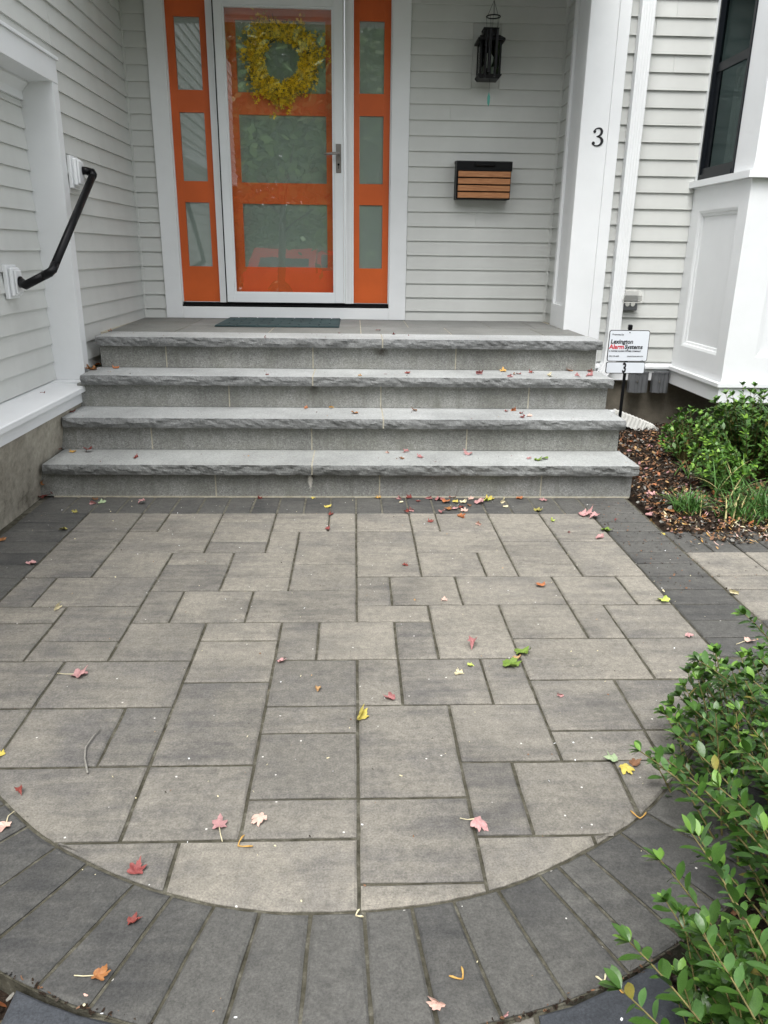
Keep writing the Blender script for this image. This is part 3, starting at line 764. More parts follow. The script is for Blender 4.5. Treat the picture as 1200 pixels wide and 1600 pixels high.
# right-hand house front
wall_f = empty('house_front_wall', (1.9, YR, 0)); tag(wall_f, 'pale grey clapboard house front between the corner column and the white bay', 'wall')
with Under(wall_f) as w:
    MB().box(1.545, 4.2, YR+0.003, YR+0.08, 0.44, TOP).build('wall', 'siding_paint', w)
    clapboards(w, (0, YR, 0), (1, 0, 0), (0, -1, 0), (1.549, 2.118), 0.505, TOP, z0=0.8093+0.012, splits=True)
    MB().prism([(YR+0.0, 0.505), (YR-0.045, 0.487), (YR-0.045, 0.470), (YR+0.0, 0.470)], 0, 1.549, 2.118).build('water_table', 'white_trim', w)
    MB().box(1.549, 2.118, YR-0.022, YR+0.06, 0.385, 0.4695).build('skirt_board', 'white_trim', w)
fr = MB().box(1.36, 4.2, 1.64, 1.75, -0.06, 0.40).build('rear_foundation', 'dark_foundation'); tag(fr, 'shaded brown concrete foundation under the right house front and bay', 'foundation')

# bay
YB = 0.803; XB = 2.120
bay = empty('bay_window', (XB, 1.2, 0)); tag(bay, 'white panelled bay with black framed window, cut by the right edge', 'bay window')
def panel_mould(mb, plane, a0, a1, z0, z1, steps=((0.0, 0.0), (0.016, -0.006), (0.019, -0.014), (0.034, -0.018), (0.036, -0.026))):
    """Stepped moulding running round a recessed panel; plane(a, z, d) -> xyz, d = outward."""
    rings = [[plane(a0+i, z0+i, d), plane(a1-i, z0+i, d), plane(a1-i, z1-i, d), plane(a0+i, z1-i, d)] for i, d in steps]
    V = [p for r in rings for p in r]; F = []
    for r in range(len(rings)-1):
        for k in range(4): F.append((r*4+k, r*4+(k+1) % 4, (r+1)*4+(k+1) % 4, (r+1)*4+k))
    F.append(tuple((len(rings)-1)*4+k for k in range(4)))
    mb.add(V, F)
sidep = lambda a, z, d: (XB-d, YR-a, z)
frontp = lambda a, z, d: (a, YB-d, z)
zc0, zc1 = 0.492, 1.663
with Under(bay) as w:
    # side face boards round the recess
    m = MB()
    m.box(XB, XB+0.03, YR-0.13, YR+0.02, zc0, zc1).box(XB, XB+0.03, YB, YR-0.68, zc0, zc1).box(XB, XB+0.03, YR-0.6799, YR-0.1301, zc0, 0.645).box(XB, XB+0.03, YR-0.6799, YR-0.1301, 1.517, zc1)
    m.build('side_frame', 'white_trim', w)
    m = MB(); panel_mould(m, sidep, 0.13, 0.68, 0.645, 1.517); m.build('side_panel', 'white_trim', w)
    m = MB(); m.box(XB+0.0302, 2.31, YB, YB+0.03, zc0, zc1).box(3.1, 4.2, YB, YB+0.03, zc0, zc1).box(2.3102, 3.0998, YB, YB+0.03, zc0, 0.650).box(2.3102, 3.0998, YB, YB+0.03, 1.52, zc1)
    m.build('front_frame', 'white_trim', w)
    m = MB(); panel_mould(m, frontp, 2.31, 3.10, 0.650, 1.52); m.build('front_panel', 'white_trim', w)
    m = MB(); m.prism([(XB-0.04, YR-0.001), (XB-0.04, YB-0.04), (4.2, YB-0.04), (4.2, YR-0.001)], 2, zc1+0.001, zc1+0.040); m.build('ledge', 'white_trim', w)
    m = MB(); m.prism([(XB-0.03, YR+0.02), (XB-0.03, YB-0.03), (4.2, YB-0.03), (4.2, YR+0.02)], 2, zc0-0.024, zc0-0.001); m.build('base_ledge', 'white_trim', w)
    m = MB(); m.prism([(XB-0.012, YR+0.02), (XB-0.012, YB-0.012), (4.2, YB-0.012), (4.2, YR+0.02)], 2, 0.37, zc0-0.025); m.build('base_apron', 'white_trim', w)
    # upper storey of the bay: posts round the window
    zl = zc1+0.0405
    m = MB(); m.box(XB-0.004, XB+0.03, YR-0.056, YR-0.002, zl, TOP).box(XB, XB+0.03, YB, YR-0.552, zl, TOP).box(XB+0.0302, 2.34, YB, YB+0.03, zl, TOP).box(XB, XB+0.03, YR-0.5518, YR-0.0562, 2.96, TOP).box(2.3402, 4.2, YB, YB+0.03, 2.96, TOP)
    m.build('window_casing', 'white_trim', w)
    wf = MB().box(XB-0.008, XB+0.04, YR-0.0745, YR-0.057, zl, 2.955).box(XB-0.008, XB+0.04, YR-0.551, YR-0.530, zl, 2.955).box(XB-0.012, XB+0.04, YR-0.5295, YR-0.075, zl, zl+0.035).box(XB+0.004, XB+0.04, YR-0.5295, YR-0.075, zl+0.0352, zl+0.075).build('window', 'dark_bronze', w)
    s = MB().box(XB+0.014, XB+0.035, YR-0.5293, YR-0.0752, 2.335, 2.385).build('meeting_rail', 'dark_bronze', wf)
    s = MB().box(XB+0.02, XB+0.034, YR-0.5293, YR-0.47, zl+0.0755, 2.334).box(XB+0.02, XB+0.034, YR-0.13, YR-0.0752, zl+0.0755, 2.334).build('sash_stile', 'dark_bronze', wf)
    s = MB().box(XB+0.024, XB+0.027, YR-0.5293, YR-0.0752, zl+0.05, 2.95).build('pane', 'window_glass', wf)
    cur = MB(); 
    V = []; F = []; nn = 26
    for i in range(nn+1):
        yy = YR-0.17-0.16*i/nn; xx = XB+0.10+0.010*math.sin(i*1.25)+0.004*math.sin(i*3.1)
        V += [(xx, yy, zl+0.03), (xx, yy, 2.34)]
    for i in range(nn): F.append((2*i, 2*i+2, 2*i+3, 2*i+1))
    cur.add(V, F).build('curtain', 'curtain_cloth', wf, smooth=True)
    MB().box(2.9, 2.95, YB+0.04, YR-0.01, zl, TOP).box(2.13, 2.9, YR+0.01, YR+0.03, zl, TOP).build('room_lining', 'dark_interior', w)
    # front window of the bay
    wf2 = MB().box(2.3405, 2.365, YB-0.008, YB+0.04, zl, 2.955).box(3.07, 3.10, YB-0.008, YB+0.04, zl, 2.955).box(2.3652, 3.0698, YB-0.008, YB+0.04, zl, zl+0.06).box(2.3652, 3.0698, YB+0.005, YB+0.035, 2.335, 2.385).build('window', 'dark_bronze', w)
    MB().box(2.366, 3.069, YB+0.018, YB+0.021, zl+0.05, 2.95).build('pane', 'window_glass', wf2)
    MB().box(3.1002, 4.2, YB, YB+0.03, zl, 2.9598).build('corner_post', 'white_trim', w)
    MB().box(XB, 4.2, YB+0.01, YR, 2.97, 3.0).build('head_lining', 'dark_interior', w)

# porch ceiling and beam
pc = empty('porch_roof', (-0.2, 1.8, CEIL)); tag(pc, 'flat boarded porch ceiling and beam just above the top of the frame', 'roof')
with Under(pc) as w:
    for i in range(5):
        MB().box(XL+0.001, 1.293, 1.545+i*0.128, 1.545+(i+1)*0.128-0.004, CEIL+0.001, CEIL+0.02).build('ceiling_board', 'white_trim', w)
    MB().box(XL+0.001, 1.293, 1.515, 1.543, CEIL-0.02, TOP).build('beam', 'white_trim', w)
    MB().box(-1.75, 1.30, 0.80, 2.17, 3.08, 3.12).box(-1.75, 1.30, 0.78, 0.7999, 3.04, 3.22).build('shade_overhang', 'white_trim', w)  # unseen eave overhang, added to darken the upper porch

# ---------------------------------------------------------------- entrance
zs = LAND
surround = empty('door_surround', (-0.67, YW, zs)); tag(surround, 'white wooden door surround with wide casings, mullions and bottom board', 'door frame')
with Under(surround) as w:
    MB().box(-1.574, -1.452, YW-0.028, YW+0.06, zs+0.0015, 2.95, bev=0.002).build('casing', 'white_trim', w)
    MB().box(0.107, 0.234, YW-0.028, YW+0.06, zs+0.0015, 2.95, bev=0.002).build('casing', 'white_trim', w)
    MB().box(-1.4518, 0.1068, YW-0.030, YW+0.06, zs+0.0015, 0.826, bev=0.002).build('bottom_board', 'white_trim', w)
    MB().box(-1.168, -1.150, YW-0.014, YW+0.06, 0.858, 2.95).box(-1.1495, -1.126, YW-0.022, YW+0.06, 0.858, 2.95).build('mullion', 'white_trim', w)
    MB().box(-0.176, -0.160, YW-0.014, YW+0.06, 0.858, 2.95).box(-0.222, -0.1995, YW-0.020, YW+0.06, 0.858, 2.95).box(-0.199, -0.1765, YW-0.026, YW+0.06, 0.858, 2.95).build('mullion', 'white_trim', w)
    MB().box(-1.451, 0.106, YW-0.020, YW+0.09, 0.827, 0.838).box(-1.449, 0.104, YW+0.0, YW+0.09, 0.8385, 0.857).build('threshold', 'black_metal', w)
    MB().box(-1.4515, -1.444, YW-0.010, YW+0.06, 0.8575, 2.95).box(0.0985, 0.1065, YW-0.010, YW+0.06, 0.8575, 2.95).build('stop_strip', 'white_trim', w)
PZ = [(2.291, 2.737), (1.703, 2.150), (1.115, 1.560)]
def panelled(parent, x0, x1, z0, z1, px0, px1, y, th=0.04, dz=0.0):
    m = MB(); m.box(x0, px0, y, y+th, z0, z1).box(px1, x1, y, y+th, z0, z1)
    zz = [z0]+[v for pr in sorted(PZ) for v in pr]+[z1]
    for i in range(0, len(zz), 2): m.box(px0+0.0002, px1-0.0002, y, y+th, zz[i]+dz*0, zz[i+1])
    f = m.build('door_leaf' if x1-x0 > 0.5 else 'sidelight_frame', 'orange_paint', parent)
    for (a, b) in PZ:
        MB().box(px0+0.0002, px1-0.0002, y+0.013, y+0.022, a+0.0002, b-0.0002).build('pane', 'frosted_pane', parent)
    return f
sl = empty('sidelight', (-1.305, YW, 0.86)); tag(sl, 'left sidelight, orange with three frosted panes reflecting the clapboards', 'sidelight', 'orange sidelights beside the door')
with Under(sl) as w: panelled(sl, -1.4438, -1.1682, 0.862, 2.95, -1.389, -1.215, YW+0.010)
sl = empty('sidelight', (-0.03, YW, 0.86)); tag(sl, 'right sidelight, orange with three frosted panes, next to the lever handle', 'sidelight', 'orange sidelights beside the door')
with Under(sl) as w: panelled(sl, -0.1598, 0.0983, 0.862, 2.95, -0.118, 0.053, YW+0.010)
fd = empty('front_door', (-0.66, YW+0.06, 0.86)); tag(fd, 'orange front door with three wide frosted panes behind the white storm door', 'door')
with Under(fd) as w:
    panelled(fd, -1.12, -0.225, 0.860, 2.95, -0.979, -0.357, YW+0.055)
st = empty('storm_door', (-0.68, YW, 0.86)); tag(st, 'white full glass storm door mirroring a red pickup truck', 'door')
with Under(st) as w:
    y0, y1 = YW-0.032, YW-0.002
    X0s, X1s, Z0s, Z1s = -1.112, -0.236, 0.862, 2.878
    gx0, gx1, gz0, gz1 = -1.041, -0.313, 0.938, 2.792
    m = MB()
    # four members, each with a stepped inner bead
    m.box(X0s, gx0-0.012, y0, y1, Z0s, Z1s, bev=0.003).box(gx1+0.012, X1s, y0, y1, Z0s, Z1s, bev=0.003)
    m.box(gx0-0.0118, gx1+0.0118, y0, y1, Z0s, gz0-0.012).box(gx0-0.0118, gx1+0.0118, y0, y1, gz1+0.012, Z1s)
    m.build('frame', 'white_metal', w)
    m = MB()
    m.box(gx0-0.0118, gx0, y0+0.006, y1, gz0, gz1).box(gx1, gx1+0.0118, y0+0.006, y1, gz0, gz1).box(gx0-0.0118, gx1+0.0118, y0+0.006, y1, gz0-0.0118, gz0-0.0002).box(gx0-0.0118, gx1+0.0118, y0+0.006, y1, gz1+0.0002, gz1+0.0118)
    m.build('glazing_bead', 'white_metal', w)
    MB().box(gx0, gx1, y0+0.014, y0+0.018, gz0, gz1).build('pane', 'storm_glass', w)
    hg = MB().box(-1.1195, -1.1135, y0+0.002, y1, Z0s, Z1s)
    hg.build('hinge_shadow_line', 'black_metal', w)  # black strip standing in for the shadow line along the hinge side
    MB().box(-1.1255, -1.120, y0-0.004, y1, Z0s, Z1s).build('hinge_strip', 'white_metal', w)
    MB().box(X1s+0.001, X1s+0.0125, y0+0.004, y1, Z0s, Z1s).build('latch_strip', 'white_metal', w)
    MB().box(X0s, X1s, y0+0.006, y1, 0.8585, 0.8615).build('door_sweep', 'black_metal', w)
    h = MB().box(-0.287, -0.250, y0-0.008, y0-0.0005, 1.770, 1.960, bev=0.003).build('handle_plate', 'pewter', w)
    MB().tube([(-0.266, y0-0.006, 1.894), (-0.266, y0-0.045, 1.894), (-0.275, y0-0.055, 1.894), (-0.31, y0-0.057, 1.892), (-0.345, y0-0.055, 1.888), (-0.366, y0-0.050, 1.886)], [0.009, 0.008, 0.009, 0.0095, 0.008, 0.006], 10).build('lever', 'pewter', h, smooth=True)
    MB().tube([(-0.2685, y0-0.0075, 1.825), (-0.2685, y0-0.011, 1.825)], 0.008, 12).box(-0.2705, -0.2665, y0-0.0105, y0-0.0075, 1.797, 1.822).build('keyhole', 'black_metal', h)
dm = empty('doormat', (-0.68, 1.8, LAND)); tag(dm, 'thin dark green doormat with brick pattern lying before the door', 'doormat')
with Under(dm) as w:
    MB().box(-1.098, -0.258, 1.455, 2.135, LAND+0.002, LAND+0.008, bev=0.002).build('mat_base', 'green_mat', w)
    m = MB(); ny = 6; 
    for j in range(ny):
        yy0 = 1.462+j*0.1115; off = -0.07 if j % 2 else 0.0
        for i in range(7):
            xa = max(-1.093+i*0.14+off, -1.093); xb = min(-1.093+(i+1)*0.14+off-0.008, -0.263)
            if xb-xa > 0.02: m.box(xa, xb, yy0, yy0+0.104, LAND+0.0081, LAND+0.0125, bev=0.0015)
    tag(m.build('embossed_bricks', 'green_mat', w), kind='stuff')
# ================================================================== GRANITE STEPS
steps = empty('granite_steps', (-0.2, 0.5, 0)); tag(steps, 'four grey granite steps with rock faced treads leading up to the porch landing', 'steps')
TT = 0.053
def tread(x0, x1, yf, yb, zt, rock_right=False, taper=None):
    """Slab with a sawn top and a split, uneven front (and right end)."""
    st = 0.0125; nx = max(2, int((x1-x0)/st)); nz = 5
    mb = MB(); off = Vector((random.uniform(0, 50), 0, 0))
    from mathutils import noise as N
    def disp(a, zz, seed):
        p = Vector((a*9, zz*22, seed))+off
        q = Vector((a*30, zz*55, seed))+off
        return 0.016*N.noise(p)+0.010*N.noise(q)
    front = []
    xe = x1-0.0
    for i in range(nx+1):
        x = x0+(xe-x0)*i/nx; col = []
        for j in range(nz+1):
            t = j/nz; zz = zt-TT*t
            bulge = 0.006*math.sin(PI*t)
            d = bulge+disp(x, zz, 0.0)*(0.35+0.65*math.sin(PI*min(1, t*1.1+0.1)) if t < 1 else 0.5)
            zj = zz+(random.uniform(-0.0015, 0.0004) if j == 0 else (disp(x, 3, 5)*0.25 if j == nz else random.uniform(-0.003, 0.003)))
            col.append((x, yf-d+0.004, zj))
        front.append(col)
    V = [p for c in front for p in c]; F = []
    for i in range(nx):
        for j in range(nz):
            a = i*(nz+1)+j; F.append((a, a+1, a+nz+2, a+nz+1))
    # back edge points (top/bottom) for every column
    B0 = len(V)
    for i in range(nx+1):
        x = front[i][0][0]
        V += [(x if not (taper and i == 0) else x+taper, yb, zt), (x, yb, zt-TT)]
    for i in range(nx):
        a = i*(nz+1); F.append((a, a+nz+1, B0+2*(i+1), B0+2*i)); a += nz; F.append((a, B0+2*i+1, B0+2*(i+1)+1, a+nz+1)); F.append((B0+2*i, B0+2*i+2, B0+2*i+3, B0+2*i+1))
    F.append(tuple(range(nz+1))+(B0+1, B0))
    if rock_right:
        ny = max(2, int((yb-yf)/0.014)); pc = [nx*(nz+1)+j for j in range(nz+1)]
        for k in range(1, ny+1):
            y = yf+(yb-yf)*k/ny; cc = []
            for j in range(nz+1):
                t = j/nz; zz = zt-TT*t; d = 0.006*math.sin(PI*t)+disp(y, zz, 9.0)*(0.3+0.7*math.sin(PI*t))
                V.append((x1+d-0.002, y, zz)); cc.append(len(V)-1)
            for j in range(nz): F.append((pc[j], pc[j+1], cc[j+1], cc[j]))
            F.append((pc[0], cc[0], B0+2*nx)) if k < 2 else F.append((pc[0], cc[0], B0+2*nx))
            pc = cc
    else:
        F.append(tuple(nx*(nz+1)+j for j in range(nz, -1, -1))+(B0+2*nx, B0+2*nx+1))
    mb.add(V, F)
    # material: front quads rough face, rest sawn
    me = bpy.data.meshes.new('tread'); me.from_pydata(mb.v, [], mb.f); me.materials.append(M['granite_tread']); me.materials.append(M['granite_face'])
    nfront = nx*nz; mi = [1]*nfront+[0]*(len(mb.f)-nfront)
    if rock_right:
        for q in range(nfront+3*nx+1, len(mb.f)):
            if len(mb.f[q]) == 4: mi[q] = 1
    me.polygons.foreach_set('material_index', mi)
    bm = bmesh.new(); bm.from_mesh(me); bmesh.ops.recalc_face_normals(bm, faces=bm.faces[:]); bm.to_mesh(me); bm.free(); me.update()
    return link('tread', me, steps)
XEND = 1.343
LX = [-1.744, -1.722, -1.693, -1.680]
TJ = [-0.374, 0.004, -0.392, 0.014]
RJ = [[-0.881, -0.021, 0.840], [-1.265, -0.390, 0.471], [-0.876, -0.001, 0.865], [-1.284, -0.405, 0.463]]
with Under(steps) as w:
    for k in range(4):
        zt = (k+1)*RISE; yf = k*TR-NOSE; yb = (k+1)*TR+0.006 if k < 3 else k*TR+0.265
        jx = TJ[k]
        tread(LX[k], jx-0.004, yf, yb, zt, False)
        tread(jx+0.004, XEND, yf, yb, zt, True)
        MB().box(jx-0.0039, jx+0.0039, yf+0.004, yb, zt-TT+0.002, zt-0.0015).build('mortar_joint', 'mortar', w)
        # riser blocks
        xs = [(-1.79, -1.765, -1.735, -1.672)[k]]+RJ[k]+[1.328]
        for i in range(len(xs)-1):
            a = xs[i]+(0.0035 if i else 0); b = xs[i+1]-(0.0035 if i < len(xs)-2 else 0)
            depth = 0.12 if i < len(xs)-2 else (0.36 if k < 3 else 1.3)
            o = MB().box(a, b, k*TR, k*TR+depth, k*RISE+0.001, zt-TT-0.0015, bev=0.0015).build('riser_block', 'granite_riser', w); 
        for j in RJ[k]:
            MB().box(j-0.0034, j+0.0034, k*TR+0.0012, k*TR+0.05, k*RISE+0.002, zt-TT-0.002).build('mortar_joint', 'mortar', w)
        MB().box(max(LX[k]+0.01, -1.70), 1.32, k*TR+0.004, k*TR+0.02, zt-TT-0.0014, zt-TT+0.0006).build('mortar_bed', 'mortar', w)
    MB().box(-1.72, 1.322, -0.006, 0.004, -0.004, 0.0042).build('mortar_bed', 'mortar', w)
    # solid core under the landing
    MB().box(-1.66, 1.30, 3*TR+0.13, YW, 0.0, LAND-0.034).box(-1.7, 1.30, 0.13, 3*TR+0.13, 0.0, RISE-0.06).build('core', 'mortar', w)
    # landing stones behind the top tread
    yA = 3*TR+0.265
    def slab(P):
        P = [Vector(p) for p in P]
        if area(P) < 0: P.reverse()
        Pi = inset(P, 0.0035); n = len(Pi)
        V = [(p.x, p.y, LAND-0.03) for p in Pi]+[(p.x, p.y, LAND+random.uniform(-0.0006, 0.0006)) for p in Pi]
        MB().add(V, [tuple(range(n))[::-1], tuple(range(n, 2*n))]+[(i, (i+1) % n, n+(i+1) % n, n+i) for i in range(n)]).build('landing_stone', 'landing_stone', w)
    j1 = [-1.283, -0.698, -0.112, 0.468, 1.065]
    xs = [-1.700]+j1+[1.333]
    for a, b in zip(xs, xs[1:]): slab([(a, yA), (b, yA), (b, 1.575), (a if a > -1.6 else -1.722, 1.575)])
    xs = [-1.722, -1.290, -0.70, -0.112, 0.222, 0.80, 1.115, 1.333]
    for a, b in zip(xs, xs[1:]):
        if b > 1.3: b2 = 1.292 
        else: b2 = b
        slab([(a, 1.575), (b if b < 1.3 else 1.292, 1.575), (b if b < 1.3 else 1.292, YW-0.001), (a if a > -1.6 else -1.748, YW-0.001)])
    MB().box(-1.745, 1.325, yA-0.01, YW, LAND-0.033, LAND-0.0025).build('landing_mortar', 'mortar', w)
MB_ = MB
# parge fillet between foundation and steps
# ================================================================== SMALL THINGS
# handrail
hr = empty('handrail', (XL, 0.5, 1.1)); tag(hr, 'short black pipe handrail bent at both ends between two white blocks', 'handrail')
def mount_block(w, x0, cy, cz, sz=(0.115, 0.145)):
    a, b = sz[0]/2, sz[1]/2
    m = MB().box(x0-0.002, x0+0.018, cy-a-0.012, cy+a+0.012, cz-b-0.012, cz+b+0.012, bev=0.003)
    m.box(x0+0.0181, x0+0.040, cy-a, cy+a, cz-b, cz+b, bev=0.008)
    m.box(x0+0.0401, x0+0.052, cy-a+0.012, cy+a-0.012, cz-b+0.012, cz+b-0.012, bev=0.005)
    return m.build('mounting_block', 'white_trim', w)
with Under(hr) as w:
    xb = -1.910+0.014
    mount_block(w, XL+0.014, 0.872, 1.632); mount_block(w, xb, 0.225, 1.066, (0.10, 0.14))
    A = Vector((XL+0.066, 0.885, 1.645)); Bp = Vector((-1.835, 0.225, 1.065))
    rx = -1.635
    E1 = Vector((rx, 0.925, 1.640)); E2 = Vector((-1.655, 0.165, 1.120)); 
    d = (E2-E1).normalized()
    MB().tube([A, A+Vector((0.018, 0.004, 0.0)), E1+Vector((-0.03, 0.0, 0.004)), E1+Vector((-0.008, -0.006, 0.0)), E1+d*0.02, E1+d*0.05], 0.0215, 14).build('elbow', 'black_metal', w, smooth=True)
    MB().tube([E1+d*0.045, E2-d*0.03], 0.0205, 16).build('rail', 'black_metal', w, smooth=True)
    e = (Vector((-1.80, 0.185, 1.052))-E2).normalized()
    MB().tube([E2-d*0.055, E2-d*0.012, E2+e*0.012, E2+e*0.05], 0.0215, 14).build('elbow', 'black_metal', w, smooth=True)
    MB().tube([E2+e*0.045, Vector((-1.805, 0.187, 1.050)), Vector((-1.825, 0.205, 1.058)), Bp], [0.0205, 0.021, 0.021, 0.021], 14).build('rail', 'black_metal', w, smooth=True)
    MB().tube([A+Vector((-0.014, 0, 0)), A+Vector((-0.004, 0, 0))], 0.029, 16).build('flange', 'black_metal', w, smooth=False)
    MB().tube([Bp+Vector((-0.010, 0, 0)), Bp+Vector((0.0, 0, 0))], 0.028, 16).build('flange', 'black_metal', w, smooth=False)

# lantern
lx, lz = 0.765, 2.50
lamp = empty('wall_lantern', (lx, YW, lz)); tag(lamp, 'black four sided wall lantern with clear glass, wind chime hanging before it', 'lantern')
with Under(lamp) as w:
    MB().box(0.667, 0.863, YW-0.012, YW+0.002, 2.427, 2.643).build('mounting_plate', 'siding_paint', w)
    MB().box(lx-0.055, lx+0.055, YW-0.036, YW-0.0205, 2.47, 2.66, bev=0.004).build('backplate', 'black_metal', w)
    yc = YW-0.125; a = 0.068
    MB().box(lx-0.02, lx+0.02, yc+a-0.01, YW-0.0362, 2.615, 2.645).build('arm', 'black_metal', w)
    # hipped cap, collar and top box
    def frustum(m, x, y, z0, z1, a0, a1):
        V = [(x-a0, y-a0, z0), (x+a0, y-a0, z0), (x+a0, y+a0, z0), (x-a0, y+a0, z0), (x-a1, y-a1, z1), (x+a1, y-a1, z1), (x+a1, y+a1, z1), (x-a1, y+a1, z1)]
        return m.add(V, [(3, 2, 1, 0), (4, 5, 6, 7), (0, 1, 5, 4), (1, 2, 6, 5), (2, 3, 7, 6), (3, 0, 4, 7)])
    m = MB(); frustum(m, lx, yc, 2.590, 2.603, 0.092, 0.092); frustum(m, lx, yc, 2.6031, 2.628, 0.092, 0.058); frustum(m, lx, yc, 2.6281, 2.665, 0.048, 0.048); frustum(m, lx, yc, 2.6651, 2.672, 0.053, 0.053)
    m.build('cap', 'black_metal', w)
    for sx in (-1, 1):
        for sy in (-1, 1): MB().box(lx+sx*a*0.97-0.007, lx+sx*a*0.97+0.007, yc+sy*a*0.97-0.007, yc+sy*a*0.97+0.007, 2.392, 2.5899).build('corner_post', 'black_metal', w)
    m = MB(); frustum(m, lx, yc, 2.366, 2.384, 0.066, 0.080); frustum(m, lx, yc, 2.3841, 2.3919, 0.080, 0.080); m.build('base', 'black_metal', w)
    m = MB()
    for sx in (-1, 1): m.box(lx+sx*a-0.001, lx+sx*a+0.001, yc-a+0.004, yc+a-0.004, 2.3921, 2.5898)
    for sy in (-1, 1): m.box(lx-a+0.004, lx+a-0.004, yc+sy*a-0.001, yc+sy*a+0.001, 2.3921, 2.5898)
    m.build('pane', 'lamp_glass', w)
    MB().tube([(lx, yc, 2.392), (lx, yc, 2.44)], 0.014, 12).build('socket', 'black_metal', w)
    MB().tube([(lx, yc, 2.44), (lx, yc, 2.455), (lx, yc, 2.48), (lx, yc, 2.505), (lx, yc, 2.525), (lx, yc, 2.535)], [0.012, 0.02, 0.03, 0.03, 0.02, 0.004], 14).build('bulb', 'white_plastic', w, smooth=True)
# wind chime
cx_, cy_ = 0.757, 1.90
ch = empty('wind_chime', (cx_, cy_, 2.93)); tag(ch, 'dark metal wind chime on a ring with a teal sail, before the lantern', 'wind chime')
with Under(ch) as w:
    rz = 2.708; rr = 0.045
    MB().tube([(cx_+rr*math.cos(t), cy_+rr*math.sin(t), rz) for t in np.linspace(0, 2*PI, 25)], 0.004, 8, cap=False).build('ring', 'black_metal', w, smooth=True)
    m = MB()
    for t in (0.5, 2.6, 4.7): m.tube([(cx_+rr*math.cos(t), cy_+rr*math.sin(t), rz), (cx_, cy_, 2.800)], 0.0013, 5)
    m.tube([(cx_, cy_, 2.80), (cx_, cy_, 2.93)], 0.0014, 5)
    for i in range(5):
        t = 0.35+i*2*PI/5
        m.tube([(cx_+rr*math.cos(t), cy_+rr*math.sin(t), rz), (cx_+rr*0.85*math.cos(t), cy_+rr*0.85*math.sin(t), 2.645-i*0.006)], 0.001, 5)
    m.tube([(cx_, cy_, 2.80), (cx_-0.004, cy_, 2.27)], 0.001, 5)
    m.build('cord', 'black_metal', w)
    for i in range(5):
        t = 0.35+i*2*PI/5; x = cx_+rr*0.85*math.cos(t); y = cy_+rr*0.85*math.sin(t); zt = 2.648-i*0.006
        MB().tube([(x, y, zt), (x, y, zt-0.235-0.012*((i*2) % 5))], 0.0085, 10).build('chime_tube', 'black_metal', w, smooth=False)
    MB().prism([(cx_-0.004, 2.27), (cx_+0.006, 2.235), (cx_+0.004, 2.20), (cx_-0.004, 2.178), (cx_-0.012, 2.20), (cx_-0.014, 2.235)], 1, cy_-0.001, cy_+0.001).build('sail', 'teal_glass', w)

# letterbox
mbx = empty('letterbox', (0.765, YW, 1.61)); tag(mbx, 'black wall letterbox faced with four brown wooden slats', 'letterbox')
with Under(mbx) as w:
    bx0, bx1, by0, bz0, bz1 = 0.574, 0.966, 2.036, 1.604, 1.852
    MB().box(bx0, bx1, by0+0.01, YW-0.014, bz0, bz1-0.01, bev=0.002).build('body', 'black_metal', w)
    MB().prism([(by0-0.004, bz1-0.060), (by0-0.004, bz1-0.002), (by0+0.008, bz1+0.004), (YW-0.014, bz1+0.012), (YW-0.014, bz1-0.0095), (by0+0.0095, bz1-0.0095), (by0+0.0095, bz1-0.06)], 0, bx0-0.003, bx1+0.003).build('lid', 'black_metal', w)
    MB().box(0.70, 0.845, by0-0.022, by0-0.0045, bz1-0.030, bz1-0.010, bev=0.004).build('lid_handle', 'black_metal', w)
    for i in range(4):
        z = bz0+0.008+i*0.0462
        o = MB().box(bx0+0.012, bx1-0.006, by0-0.006, by0+0.0095, z, z+0.037, bev=0.0015).build('slat', 'slat_wood', w)
        recenter(o)

